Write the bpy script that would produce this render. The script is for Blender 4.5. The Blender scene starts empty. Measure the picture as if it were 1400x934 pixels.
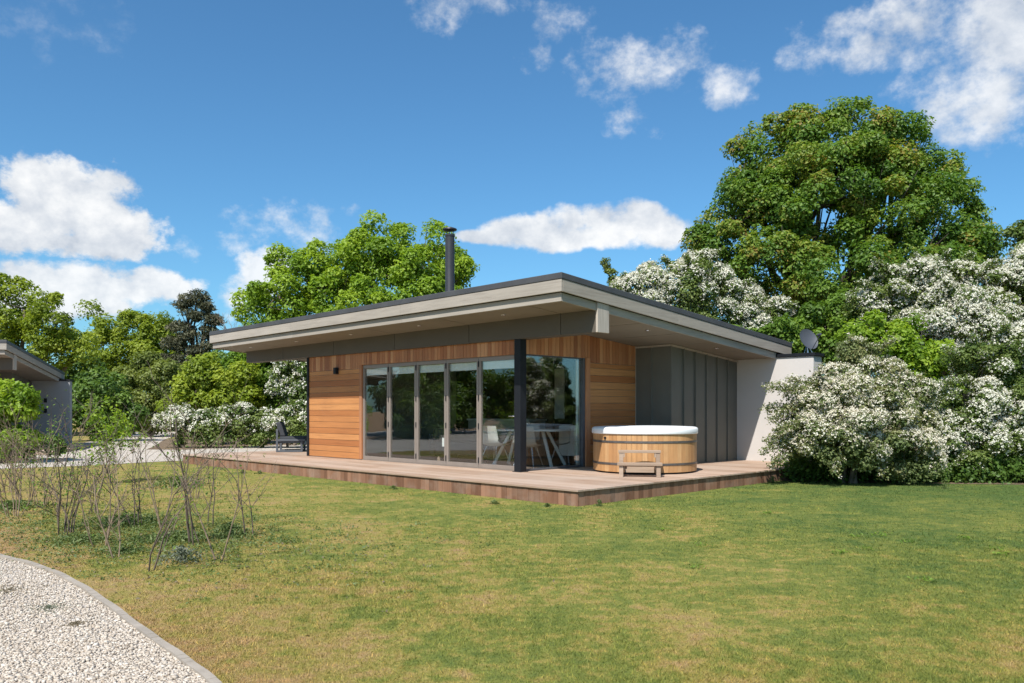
import bpy, math, random
import numpy as np
from mathutils import Vector, Matrix

random.seed(5)
RNG = np.random.default_rng(11)
S = bpy.context.scene
COL = S.collection
R = math.radians

# ------------------------------------------------------------------ site numbers (metres)
EYE = 1.355                       # camera height over the lawn
DECK = 0.235                      # deck height
YAW = R(-45.263)                  # the lodge stands at this angle
LX, LY = 0.166, 14.949            # its glazed corner
LENS_PX, HORIZON = 1115.4, 561.45
SUN = Vector((-.4007, -1.0164, 1.405)).normalized()


def at(px, py, d):
    """a point seen at (px, py) of the photograph, d metres away"""
    return np.array([(px - 700) / LENS_PX * d, d, EYE - (py - HORIZON) / LENS_PX * d])


def gnd(px, py, z=0.0):
    d = (EYE - z) * LENS_PX / (py - HORIZON)
    return ((px - 700) / LENS_PX * d, d)


# ------------------------------------------------------------------ object helpers
def link(o, parent=None):
    COL.objects.link(o)
    if parent is not None:
        o.parent = parent
    return o


def tag(o, label=None, cat=None, group=None, kind=None):
    if label: o['label'] = label
    if cat: o['category'] = cat
    if group: o['group'] = group
    if kind: o['kind'] = kind
    return o


def empty(name, loc=(0, 0, 0), rz=0.0):
    o = bpy.data.objects.new(name, None)
    o.empty_display_size = .3
    o.location = loc
    o.rotation_euler = (0, 0, rz)
    return link(o)


def copy_tree(o, parent=None):
    c = o.copy()
    COL.objects.link(c)
    c.parent = parent
    for ch in o.children:
        copy_tree(ch, c)
    return c


def mesh_np(name, V, F, mat, parent=None, tint=None, smooth=False):
    V = np.asarray(V, dtype=np.float32)
    F = np.asarray(F, dtype=np.int32)
    n, k = F.shape
    me = bpy.data.meshes.new(name)
    me.vertices.add(len(V))
    me.vertices.foreach_set('co', V.ravel())
    me.loops.add(n * k)
    me.loops.foreach_set('vertex_index', F.ravel())
    me.polygons.add(n)
    me.polygons.foreach_set('loop_start', np.arange(0, n * k, k, dtype=np.int32))
    me.polygons.foreach_set('loop_total', np.full(n, k, dtype=np.int32))
    if smooth:
        me.polygons.foreach_set('use_smooth', np.ones(n, dtype=bool))
    if tint is not None:
        a = me.attributes.new('tint', 'FLOAT', 'FACE')
        a.data.foreach_set('value', np.asarray(tint, dtype=np.float32))
    me.update(calc_edges=True)
    me.materials.append(mat)
    return link(bpy.data.objects.new(name, me), parent)


class MB:
    """collects shapes and links them as one mesh object"""
    def __init__(s):
        s.v, s.f, s.t = [], [], []

    def add(s, vs, fs, tint=None):
        n = len(s.v)
        s.v += [tuple(v) for v in vs]
        s.f += [tuple(i + n for i in f) for f in fs]
        t = random.random() if tint is None else tint
        s.t += [t] * len(fs)
        return s

    def hexa(s, p, tint=None):
        return s.add(p, [(3, 2, 1, 0), (4, 5, 6, 7), (0, 1, 5, 4), (1, 2, 6, 5), (2, 3, 7, 6), (3, 0, 4, 7)], tint)

    def box(s, x0, x1, y0, y1, z0, z1, tint=None):
        return s.hexa([(x0, y0, z0), (x1, y0, z0), (x1, y1, z0), (x0, y1, z0),
                       (x0, y0, z1), (x1, y0, z1), (x1, y1, z1), (x0, y1, z1)], tint)

    def slab(s, x0, x1, y0, y1, fz, a, b, tint=None):
        """a box that follows the falling roof: fz(x, y) + a .. + b"""
        c = [(x0, y0), (x1, y0), (x1, y1), (x0, y1)]
        return s.hexa([(x, y, fz(x, y) + a) for x, y in c] + [(x, y, fz(x, y) + b) for x, y in c], tint)

    def bar(s, a, b, w, h, tint=None, up=(0, 0, 1)):
        a, b = Vector(a), Vector(b)
        d = (b - a).normalized()
        u = d.cross(Vector(up))
        if u.length < 1e-4: u = Vector((1, 0, 0))
        u.normalize()
        n = u.cross(d).normalized()
        u *= w / 2; n *= h / 2
        return s.hexa([a - u - n, a + u - n, b + u - n, b - u - n, a - u + n, a + u + n, b + u + n, b - u + n], tint)

    def tube(s, pts, rad, n=8, tint=None, cap=True):
        pts = [Vector(p) for p in pts]
        if not isinstance(rad, (list, tuple)): rad = [rad] * len(pts)
        vs, fs = [], []
        ref = Vector((.31, .17, .93))
        for i, p in enumerate(pts):
            d = (pts[min(i + 1, len(pts) - 1)] - pts[max(i - 1, 0)]).normalized()
            u = d.cross(ref)
            if u.length < .05: u = d.cross(Vector((1, 0, 0)))
            u.normalize(); w = d.cross(u)
            for k in range(n):
                a = 2 * math.pi * k / n
                vs.append(p + (u * math.cos(a) + w * math.sin(a)) * rad[i])
        for i in range(len(pts) - 1):
            for k in range(n):
                k2 = (k + 1) % n
                fs.append((i * n + k, i * n + k2, (i + 1) * n + k2, (i + 1) * n + k))
        if cap:
            fs.append(tuple(range(n - 1, -1, -1)))
            fs.append(tuple((len(pts) - 1) * n + k for k in range(n)))
        return s.add(vs, fs, tint)

    def lathe(s, prof, n=48, c=(0, 0), tint=None):
        vs, fs = [], []
        for r, z in prof:
            for k in range(n):
                a = 2 * math.pi * k / n
                vs.append((c[0] + r * math.cos(a), c[1] + r * math.sin(a), z))
        for i in range(len(prof) - 1):
            for k in range(n):
                k2 = (k + 1) % n
                fs.append((i * n + k, i * n + k2, (i + 1) * n + k2, (i + 1) * n + k))
        return s.add(vs, fs, tint)

    def build(s, name, mat, parent=None, smooth=False, bevel=0.0, angle=None):
        me = bpy.data.meshes.new(name)
        me.from_pydata(s.v, [], s.f)
        a = me.attributes.new('tint', 'FLOAT', 'FACE')
        a.data.foreach_set('value', s.t)
        if smooth:
            me.polygons.foreach_set('use_smooth', [True] * len(s.f))
        me.materials.append(mat)
        o = link(bpy.data.objects.new(name, me), parent)
        if smooth and angle:
            try: me.set_sharp_from_angle(angle=R(angle))
            except Exception: pass
        if bevel:
            m = o.modifiers.new('soft_edge', 'BEVEL'); m.width = bevel; m.segments = 2; m.limit_method = 'ANGLE'
        return o


# ------------------------------------------------------------------ material helpers
def new_mat(name):
    m = bpy.data.materials.new(name)
    m.use_nodes = True
    nt = m.node_tree
    return m, nt, nt.nodes, nt.links, nt.nodes['Principled BSDF']


def N(nodes, t, **kw):
    n = nodes.new(t)
    for k, v in kw.items():
        if k.startswith('i_'):
            n.inputs[k[2:].replace('_', ' ')].default_value = v
        else:
            setattr(n, k, v)
    return n


def ramp(nodes, stops, interp='LINEAR'):
    r = nodes.new('ShaderNodeValToRGB')
    r.color_ramp.interpolation = interp
    el = r.color_ramp.elements
    while len(el) < len(stops): el.new(.5)
    for e, (p, c) in zip(el, stops):
        e.position = p
        e.color = (*c, 1) if len(c) == 3 else c
    return r


def mixc(nodes, links, fac, a, b, mode='MIX'):
    m = nodes.new('ShaderNodeMix'); m.data_type = 'RGBA'; m.blend_type = mode
    for i, v in ((0, fac), (6, a), (7, b)):
        if hasattr(v, 'links'): links.new(v, m.inputs[i])
        elif isinstance(v, (int, float)): m.inputs[i].default_value = v
        else: m.inputs[i].default_value = (*v, 1)
    return m.outputs[2]


def mth(nodes, links, op, a, b=0.0, clamp=False):
    m = nodes.new('ShaderNodeMath'); m.operation = op; m.use_clamp = clamp
    for i, v in ((0, a), (1, b)):
        if hasattr(v, 'links'): links.new(v, m.inputs[i])
        else: m.inputs[i].default_value = v
    return m.outputs[0]


def noise(nodes, links, vec, scale, detail=4, rough=.55, out='Fac'):
    n = nodes.new('ShaderNodeTexNoise'); n.inputs['Scale'].default_value = scale
    n.inputs['Detail'].default_value = detail; n.inputs['Roughness'].default_value = rough
    if vec is not None: links.new(vec, n.inputs['Vector'])
    return n.outputs[out]


def mapped(nodes, links, scale=(1, 1, 1), coord='Object', rot=(0, 0, 0)):
    tc = nodes.new('ShaderNodeTexCoord'); mp = nodes.new('ShaderNodeMapping')
    mp.inputs['Scale'].default_value = scale; mp.inputs['Rotation'].default_value = rot
    links.new(tc.outputs[coord], mp.inputs['Vector'])
    return mp.outputs[0]


def bump(nodes, links, bsdf, height, strength=.3, dist=.01):
    b = nodes.new('ShaderNodeBump'); b.inputs['Strength'].default_value = strength
    b.inputs['Distance'].default_value = dist
    links.new(height, b.inputs['Height']); links.new(b.outputs[0], bsdf.inputs['Normal'])


def timber(name, stops, grain=(1, 1, 1), rough=.6, wear=None, bstr=.25, spec=.3):
    """board colour from the per-board tint, streaky grain along one axis"""
    m, nt, nd, lk, b = new_mat(name)
    at_ = N(nd, 'ShaderNodeAttribute', attribute_name='tint')
    r = ramp(nd, stops); lk.new(at_.outputs['Fac'], r.inputs[0])
    vec = mapped(nd, lk, grain)
    ofs = nd.new('ShaderNodeVectorMath'); ofs.operation = 'ADD'
    sc = nd.new('ShaderNodeVectorMath'); sc.operation = 'SCALE'
    lk.new(at_.outputs['Vector'], sc.inputs[0]); sc.inputs['Scale'].default_value = 37.0
    lk.new(vec, ofs.inputs[0]); lk.new(sc.outputs[0], ofs.inputs[1])
    g = noise(nd, lk, ofs.outputs[0], 1.0, 6, .65)
    gr = ramp(nd, [(.25, (.74, .71, .69)), (.5, (.97, .97, .97)), (.75, (1.12, 1.11, 1.09))]); lk.new(g, gr.inputs[0])
    c = mixc(nd, lk, 1.0, r.outputs[0], gr.outputs[0], 'MULTIPLY')
    if wear:
        w = noise(nd, lk, mapped(nd, lk, (1, 1, 1)), wear[1], 5, .6)
        wr = ramp(nd, [(.45, (0, 0, 0)), (.7, (1, 1, 1))]); lk.new(w, wr.inputs[0])
        c = mixc(nd, lk, mth(nd, lk, 'MULTIPLY', wr.outputs[0], wear[2]), c, wear[0])
    lk.new(c, b.inputs['Base Color'])
    b.inputs['Roughness'].default_value = rough
    b.inputs['Specular IOR Level'].default_value = spec
    bump(nd, lk, b, g, bstr, .004)
    return m


def plain(name, col, rough=.5, metal=0.0, var=.12, scale=6.0, spec=.4, bstr=.0, bscale=80):
    m, nt, nd, lk, b = new_mat(name)
    vec = mapped(nd, lk)
    n = noise(nd, lk, vec, scale, 5, .6)
    r = ramp(nd, [(.3, tuple(c * (1 - var) for c in col)), (.7, tuple(min(1, c * (1 + var)) for c in col))])
    lk.new(n, r.inputs[0]); lk.new(r.outputs[0], b.inputs['Base Color'])
    rr = mth(nd, lk, 'MULTIPLY_ADD', n, .2); rr.node.inputs[2].default_value = rough - .1
    lk.new(rr, b.inputs['Roughness'])
    b.inputs['Metallic'].default_value = metal
    b.inputs['Specular IOR Level'].default_value = spec
    if bstr:
        bump(nd, lk, b, noise(nd, lk, vec, bscale, 3), bstr, .003)
    return m


def leafy(name, stops, trans=.35, rough=.5, tcol=1.25, spec=.35):
    m, nt, nd, lk, b = new_mat(name)
    at_ = N(nd, 'ShaderNodeAttribute', attribute_name='tint')
    r = ramp(nd, stops); lk.new(at_.outputs['Fac'], r.inputs[0])
    lk.new(r.outputs[0], b.inputs['Base Color'])
    b.inputs['Roughness'].default_value = rough
    b.inputs['Specular IOR Level'].default_value = spec
    t = nd.new('ShaderNodeBsdfTranslucent')
    tc = mixc(nd, lk, 1.0, r.outputs[0], (tcol * 1.1, tcol * 1.1, tcol * .55), 'MULTIPLY')
    lk.new(tc, t.inputs['Color'])
    mx = nd.new('ShaderNodeMixShader'); mx.inputs[0].default_value = trans
    lk.new(b.outputs[0], mx.inputs[1]); lk.new(t.outputs[0], mx.inputs[2])
    lk.new(mx.outputs[0], nd['Material Output'].inputs['Surface'])
    return m


M = {}
cedar = [(0, (.35, .13, .045)), (.3, (.42, .17, .058)), (.7, (.48, .21, .076)), (1, (.56, .265, .10))]
M['cedar_h'] = timber('cedar_boards_lying', cedar, (1.2, 1.2, 34), .55, ((.24, .10, .045), 1.3, .2))
M['cedar_v'] = timber('cedar_boards_standing', [(0, (.34, .13, .058)), (.5, (.48, .21, .095)), (1, (.60, .31, .155))], (34, 34, 1.2), .6,
                      ((.22, .13, .09), 1.1, .4))
M['stave'] = timber('tub_staves', [(0, (.42, .215, .09)), (.5, (.51, .285, .125)), (1, (.58, .35, .17))], (30, 30, 1.5), .5, ((.32, .18, .09), 3.0, .5))
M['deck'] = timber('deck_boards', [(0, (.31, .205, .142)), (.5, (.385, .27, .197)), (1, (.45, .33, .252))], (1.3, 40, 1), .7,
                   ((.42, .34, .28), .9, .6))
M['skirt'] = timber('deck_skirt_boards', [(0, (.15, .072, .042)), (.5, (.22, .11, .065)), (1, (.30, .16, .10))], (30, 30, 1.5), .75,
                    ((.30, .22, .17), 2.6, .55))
M['step'] = timber('weathered_step_timber', [(0, (.30, .215, .155)), (1, (.40, .30, .225))], (2, 30, 30), .75)
M['fascia'] = timber('weathered_fascia_timber', [(0, (.32, .282, .24)), (1, (.375, .335, .29))], (1.6, 1.6, 26), .8,
                     ((.29, .26, .22), .7, .5), .35)
M['cap_end'] = timber('weathered_beam_end', [(0, (.40, .35, .30)), (1, (.43, .38, .33))], (30, 30, 1.6), .8)
M['soffit'] = plain('soffit_board', (.215, .185, .148), .75, 0, .08, 3)
M['header'] = plain('header_panel', (.105, .09, .072), .7, 0, .07, 2.5)
M['seam'] = plain('dark_joint', (.03, .028, .026), .8)
M['membrane'] = plain('roof_membrane', (.06, .06, .064), .55, 0, .2, 2.0)
M['metal'] = plain('grey_standing_seam_metal', (.14, .14, .122), .55, .1, .10, 1.4, .3)
M['steel'] = plain('dark_painted_steel', (.012, .0135, .017), .5, 0, .15, 6, .22)
M['alu'] = plain('taupe_aluminium', (.25, .21, .18), .42, .15, .05)
M['render'] = plain('pale_render', (.545, .51, .48), .85, 0, .035, 1.2, .2, .15, 120)
M['render_shade'] = plain('shade_darkened_render', (.33, .325, .33), .85, 0, .05, 1.2, .2, .15, 120)  # pale render with the roof's shade put into its colour, for the neighbours
M['flue'] = plain('black_flue', (.028, .028, .032), .42, 0, .15, 4, .5)
M['wall_in'] = plain('interior_plaster', (.46, .44, .41), .85, 0, .03)
M['dark_in'] = plain('interior_dark_panel', (.06, .04, .03), .6)
M['floor_in'] = timber('interior_floor_boards', [(0, (.12, .09, .07)), (1, (.17, .13, .10))], (1.5, 24, 1), .4)
M['white'] = plain('white_paint', (.78, .78, .76), .4, 0, .02)
M['blind'] = plain('pale_roller_blind', (.86, .88, .88), .8, 0, .03)
M['shell'] = plain('grey_shell_plastic', (.50, .49, .47), .45, 0, .04)
M['chrome'] = plain('brushed_steel', (.55, .55, .56), .28, 1.0, .05)
M['hoop'] = plain('galvanised_hoop', (.17, .15, .14), .45, .7, .2, 12)
M['lid'] = plain('white_vinyl_lid', (.80, .81, .82), .38, 0, .02, 2, .4)
M['cushion'] = plain('charcoal_cushion', (.055, .058, .066), .9, 0, .1, 12, .2, .2, 300)
M['frame_gr'] = plain('graphite_frame', (.085, .092, .105), .5, 0, .08)
M['dish'] = plain('grey_dish', (.06, .066, .08), .5, 0, .1, 5)
M['kerb'] = plain('concrete_kerb', (.31, .27, .225), .9, 0, .18, 5, .2, .3, 60)
M['bark'] = plain('grey_brown_bark', (.13, .105, .08), .9, 0, .3, 9, .2, .6, 24)
M['bark_d'] = plain('dark_bark', (.06, .05, .04), .9, 0, .3, 9, .2, .6, 24)
M['twig'] = plain('pale_twig_bark', (.215, .16, .11), .85, 0, .3, 14, .2)
M['twig_d'] = plain('brown_twig_bark', (.13, .10, .078), .85, 0, .3, 14, .2)
M['rust'] = plain('copper_brass', (.45, .30, .16), .4, .5)


def glass(name, tint=(.86, .90, .89), ior=1.75):
    m, nt, nd, lk, b = new_mat(name)
    nd.remove(b)
    fr = nd.new('ShaderNodeFresnel'); fr.inputs['IOR'].default_value = ior
    ge = nd.new('ShaderNodeNewGeometry')          # the node turns the index over on the far side of the sheet; turn it back
    io = nd.new('ShaderNodeMapRange'); io.inputs[3].default_value = ior; io.inputs[4].default_value = 1 / ior
    lk.new(ge.outputs['Backfacing'], io.inputs[0]); lk.new(io.outputs[0], fr.inputs['IOR'])
    tr = nd.new('ShaderNodeBsdfTransparent'); tr.inputs['Color'].default_value = (*tint, 1)
    gl = nd.new('ShaderNodeBsdfGlossy'); gl.inputs['Roughness'].default_value = 0.0
    gl.inputs['Color'].default_value = (.95, .97, 1, 1)
    n = noise(nd, lk, mapped(nd, lk), 1.6, 2)
    bp = nd.new('ShaderNodeBump'); bp.inputs['Strength'].default_value = .035; bp.inputs['Distance'].default_value = .02
    lk.new(n, bp.inputs['Height']); lk.new(bp.outputs[0], gl.inputs['Normal'])
    mx = nd.new('ShaderNodeMixShader')
    lk.new(fr.outputs[0], mx.inputs[0]); lk.new(tr.outputs[0], mx.inputs[1]); lk.new(gl.outputs[0], mx.inputs[2])
    lk.new(mx.outputs[0], nd['Material Output'].inputs['Surface'])
    return m


M['glass_corner'] = glass('corner_glazing', (.88, .91, .90), 2.2)
M['glass'] = glass('double_glazing', (.92, .94, .93), 1.75)
# ------------------------------------------------------------------ foliage colours
M['syc'] = leafy('sycamore_leaf', [(0, (0.055, 0.119, 0.017)), (0.35, (0.104, 0.2, 0.025)), (0.68, (0.177, 0.263, 0.036)), (0.88, (0.256, 0.281, 0.046)), (1, (0.329, 0.225, 0.06))], 0.4)
M['maple'] = leafy('spring_maple_leaf', [(0, (0.115, 0.207, 0.018)), (0.5, (0.218, 0.333, 0.028)), (1, (0.333, 0.437, 0.044))], 0.46)
M['oak'] = leafy('young_oak_leaf', [(0, (0.138, 0.194, 0.018)), (0.5, (0.237, 0.306, 0.026)), (1, (0.338, 0.388, 0.046))], 0.44)
M['pine'] = leafy('grey_pine_needle', [(0, (.06, .07, .035)), (.6, (.12, .125, .07)), (1, (.19, .18, .11))], .12, .6)
M['bush'] = leafy('mid_green_leaf', [(0, (0.069, 0.132, 0.018)), (0.5, (0.132, 0.23, 0.028)), (1, (0.218, 0.316, 0.044))], 0.4)
M['bush_d'] = leafy('dark_green_leaf', [(0, (0.057, 0.111, 0.019)), (0.5, (0.105, 0.182, 0.029)), (1, (0.176, 0.263, 0.046))], 0.36)
M['olive'] = leafy('olive_leaf', [(0, (0.102, 0.138, 0.031)), (0.5, (0.174, 0.216, 0.046)), (1, (0.252, 0.288, 0.077))], 0.4)
M['yel'] = leafy('yellow_green_leaf', [(0, (.15, .21, .018)), (.5, (.24, .31, .028)), (1, (.35, .40, .05))], .42)
M['haw'] = leafy('hawthorn_leaf', [(0, (.06, .105, .022)), (.5, (.12, .175, .036)), (1, (.19, .235, .06))], .33)
M['haw_b'] = leafy('bronzed_hawthorn_leaf', [(0, (.095, .14, .045)), (.5, (.175, .21, .075)), (1, (.25, .24, .11))], .33)
M['blossom'] = leafy('white_blossom', [(0, (.56, .54, .45)), (.5, (.71, .69, .60)), (1, (.80, .78, .71))], .22, .7, .9, .1)
M['blossom_c'] = leafy('cream_blossom', [(0, (.58, .50, .40)), (.35, (.70, .65, .54)), (1, (.80, .77, .68))], .22, .7, .9, .1)
M['weed'] = leafy('weed_leaf', [(0, (.06, .10, .03)), (.5, (.12, .17, .05)), (1, (.19, .23, .08))], .3)
M['weed_g'] = leafy('grey_green_weed_leaf', [(0, (.10, .125, .085)), (1, (.20, .22, .16))], .25)
M['dry'] = leafy('dry_stems', [(0, (.13, .10, .06)), (1, (.26, .21, .14))], .2)


# ------------------------------------------------------------------ ground shaders
def pos_node(nd):
    return nd.new('ShaderNodeNewGeometry').outputs['Position']


def lawn_colour(nd, lk, blade=False):
    p = pos_node(nd)
    big = noise(nd, lk, p, .35, 5, .65)
    mid = noise(nd, lk, p, 1.5, 6, .7)
    fine = noise(nd, lk, p, 7.0, 5, .7)
    sep = nd.new('ShaderNodeSeparateXYZ'); lk.new(p, sep.inputs[0])
    # greener towards the shady right-hand hedge, drier near the kerb
    gx = mth(nd, lk, 'MULTIPLY_ADD', sep.outputs[0], .020); gx.node.inputs[2].default_value = 0.0
    gy = mth(nd, lk, 'MULTIPLY_ADD', sep.outputs[1], .010); gy.node.inputs[2].default_value = -.212
    # a parched strip along the kerb
    kd = mth(nd, lk, 'ADD', mth(nd, lk, 'MULTIPLY', mth(nd, lk, 'ADD', sep.outputs[0], 4.7), .743), mth(nd, lk, 'MULTIPLY', mth(nd, lk, 'SUBTRACT', sep.outputs[1], 7.5), .67))
    ks = nd.new('ShaderNodeMapRange'); ks.interpolation_type = 'SMOOTHSTEP'
    ks.inputs[1].default_value, ks.inputs[2].default_value, ks.inputs[3].default_value, ks.inputs[4].default_value = .0, .95, -.15, 0.0
    lk.new(kd, ks.inputs[0]); gy = mth(nd, lk, 'ADD', gy, ks.outputs[0])
    v = mth(nd, lk, 'ADD', mth(nd, lk, 'MULTIPLY', big, .6), mth(nd, lk, 'MULTIPLY', mid, .75))
    v = mth(nd, lk, 'ADD', v, mth(nd, lk, 'MULTIPLY', mth(nd, lk, 'SUBTRACT', fine, .5), .75))
    v = mth(nd, lk, 'ADD', v, mth(nd, lk, 'ADD', gx, gy), True)
    if blade:
        st = [(.20, (.48, .30, .15)), (.34, (.45, .325, .13)), (.46, (.37, .31, .088)), (.56, (.24, .26, .058)), (.78, (.115, .175, .042))]
    else:
        st = [(.20, (.36, .225, .125)), (.34, (.35, .245, .11)), (.46, (.30, .25, .075)), (.56, (.19, .205, .05)), (.78, (.09, .135, .036))]
    r = ramp(nd, st); lk.new(v, r.inputs[0])
    return r.outputs[0], fine, mid


m, nt, nd, lk, b = new_mat('lawn_turf')
c, fine, mid = lawn_colour(nd, lk)
sp = noise(nd, lk, pos_node(nd), 45, 4, .75)
spr = ramp(nd, [(.3, (.6, .6, .6)), (.55, (1, 1, 1)), (.75, (1.35, 1.3, 1.2))]); lk.new(sp, spr.inputs[0])
lk.new(mixc(nd, lk, 1.0, c, spr.outputs[0], 'MULTIPLY'), b.inputs['Base Color'])
b.inputs['Roughness'].default_value = .95; b.inputs['Specular IOR Level'].default_value = .1
bump(nd, lk, b, mth(nd, lk, 'ADD', sp, fine), .7, .03)
M['lawn'] = m

m, nt, nd, lk, b = new_mat('grass_blade')
c, _, _ = lawn_colour(nd, lk, True)
at_ = N(nd, 'ShaderNodeAttribute', attribute_name='tint')
tr = ramp(nd, [(0, (.62, .68, .6)), (.6, (1, 1, 1)), (.9, (1.2, 1.15, 1.0)), (1, (1.6, 1.4, 1.1))]); lk.new(at_.outputs['Fac'], tr.inputs[0])
cc = mixc(nd, lk, 1.0, c, tr.outputs[0], 'MULTIPLY')
lk.new(cc, b.inputs['Base Color']); b.inputs['Roughness'].default_value = .6; b.inputs['Specular IOR Level'].default_value = .2
t = nd.new('ShaderNodeBsdfTranslucent'); lk.new(cc, t.inputs['Color'])
mx = nd.new('ShaderNodeMixShader'); mx.inputs[0].default_value = .35
lk.new(b.outputs[0], mx.inputs[1]); lk.new(t.outputs[0], mx.inputs[2]); lk.new(mx.outputs[0], nd['Material Output'].inputs['Surface'])
M['blade'] = m

m, nt, nd, lk, b = new_mat('pale_limestone_gravel')
p = pos_node(nd)
vo = nd.new('ShaderNodeTexVoronoi'); vo.inputs['Scale'].default_value = 55; lk.new(p, vo.inputs['Vector'])
cr = ramp(nd, [(0, (.50, .43, .36)), (.5, (.64, .57, .50)), (1, (.74, .675, .60))])
sepc = nd.new('ShaderNodeSeparateColor'); lk.new(vo.outputs['Color'], sepc.inputs[0]); lk.new(sepc.outputs[0], cr.inputs[0])
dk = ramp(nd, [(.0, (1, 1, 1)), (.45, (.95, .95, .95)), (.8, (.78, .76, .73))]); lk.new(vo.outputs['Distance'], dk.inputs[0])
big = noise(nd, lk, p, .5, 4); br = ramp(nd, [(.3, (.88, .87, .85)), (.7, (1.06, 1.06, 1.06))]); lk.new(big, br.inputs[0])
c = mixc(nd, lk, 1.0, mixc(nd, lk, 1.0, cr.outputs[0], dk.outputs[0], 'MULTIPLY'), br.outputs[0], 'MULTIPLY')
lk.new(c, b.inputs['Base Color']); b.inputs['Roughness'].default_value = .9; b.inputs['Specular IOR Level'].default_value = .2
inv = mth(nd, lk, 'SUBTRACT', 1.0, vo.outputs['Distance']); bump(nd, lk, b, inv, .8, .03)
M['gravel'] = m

m, nt, nd, lk, b = new_mat('limestone_chip')
at_ = N(nd, 'ShaderNodeAttribute', attribute_name='tint')
r = ramp(nd, [(0, (.32, .26, .20)), (.22, (.44, .375, .305)), (.7, (.515, .45, .375)), (1, (.61, .55, .48))]); lk.new(at_.outputs['Fac'], r.inputs[0])
lk.new(r.outputs[0], b.inputs['Base Color']); b.inputs['Roughness'].default_value = .9; b.inputs['Specular IOR Level'].default_value = .2
M['chip'] = m

M['soil'] = plain('bark_mulch', (.17, .125, .085), .95, 0, .4, 12, .1, .8, 40)


def flat(name, pts, z, mat, kind='structure'):
    me = bpy.data.meshes.new(name)
    me.from_pydata([(x, y, z) for x, y in pts], [], [tuple(range(len(pts)))])
    me.materials.append(mat)
    o = link(bpy.data.objects.new(name, me)); o['kind'] = kind
    if me.polygons[0].normal.z < 0: me.flip_normals()
    return o


# ground sheet
g = MB(); g.add([(-500, -300, 0), (500, -300, 0), (500, 900, 0), (-500, 900, 0)], [(0, 1, 2, 3)], .5)
tag(g.build('lawn', M['lawn']), kind='structure')

# gravel drive in the near corner with its curved kerb
KERB = [(-9.6, 9.5), (-8.2, 9.35), (-6.8, 8.85), (-5.7, 8.22), (-4.73, 7.54), (-4.02, 6.98), (-3.42, 6.38), (-2.82, 5.68), (-2.27, 5.0), (-1.85, 4.5), (-1.49, 4.05), (-1.05, 3.42), (-.7, 2.8), (-.4, 2.1), (-.2, 1.2), (-.1, 0), (-.1, -2)]
flat('gravel_drive', [(-10.5, -2)] + [(-10.5, 9.55)] + KERB, .004, M['gravel'])


def kerb_mesh():
    mb = MB(); pts = [Vector((x, y, 0)) for x, y in KERB]
    # resample smoothly into kerb lengths
    fine_ = []
    for i in range(len(pts) - 1):
        p0, p1, p2, p3 = pts[max(i - 1, 0)], pts[i], pts[i + 1], pts[min(i + 2, len(pts) - 1)]
        for k in range(8):
            t_ = k / 8
            fine_.append(.5 * ((2 * p1) + (p2 - p0) * t_ + (2 * p0 - 5 * p1 + 4 * p2 - p3) * t_ ** 2 + (3 * p1 - p0 - 3 * p2 + p3) * t_ ** 3))
    w = .024
    for i in range(len(fine_) - 1):
        a, c = fine_[i], fine_[i + 1]
        d0 = (fine_[min(i + 1, len(fine_) - 1)] - fine_[max(i - 1, 0)]).normalized(); n0 = Vector((-d0.y, d0.x, 0))
        d1 = (fine_[min(i + 2, len(fine_) - 1)] - a).normalized(); n1 = Vector((-d1.y, d1.x, 0))
        if i % 7 == 6: c = c - (c - a).normalized() * .006
        q = [a - n0 * w, a + n0 * w, c + n1 * w, c - n1 * w]
        z = .024 + .003 * math.sin(i * .9)
        mb.hexa([(v.x, v.y, -.05) for v in q] + [(v.x, v.y, z) for v in q], random.Random(i // 7).random())
    return mb


tag(kerb_mesh().build('kerb', M['kerb']), kind='structure')


def in_poly(x, y, poly):
    poly = np.asarray(poly); n = len(poly); ins = np.zeros(len(x), bool); j = n - 1
    for i in range(n):
        xi, yi = poly[i]; xj, yj = poly[j]
        c = ((yi > y) != (yj > y)) & (x < (xj - xi) * (y - yi) / (yj - yi + 1e-12) + xi)
        ins ^= c; j = i
    return ins


DRIVE = [(-10.5, -2), (-10.5, 9.55)] + KERB


def lod_points(n, y0, y1, half=.68, rng=RNG, power=2.0):
    """ground points, thinner with distance from the viewpoint"""
    u = rng.random(n)
    d = 1 / (1 / y0 + u * (1 / y1 - 1 / y0))
    x = (rng.random(n) * 2 - 1) * half * d
    return x, d


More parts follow.
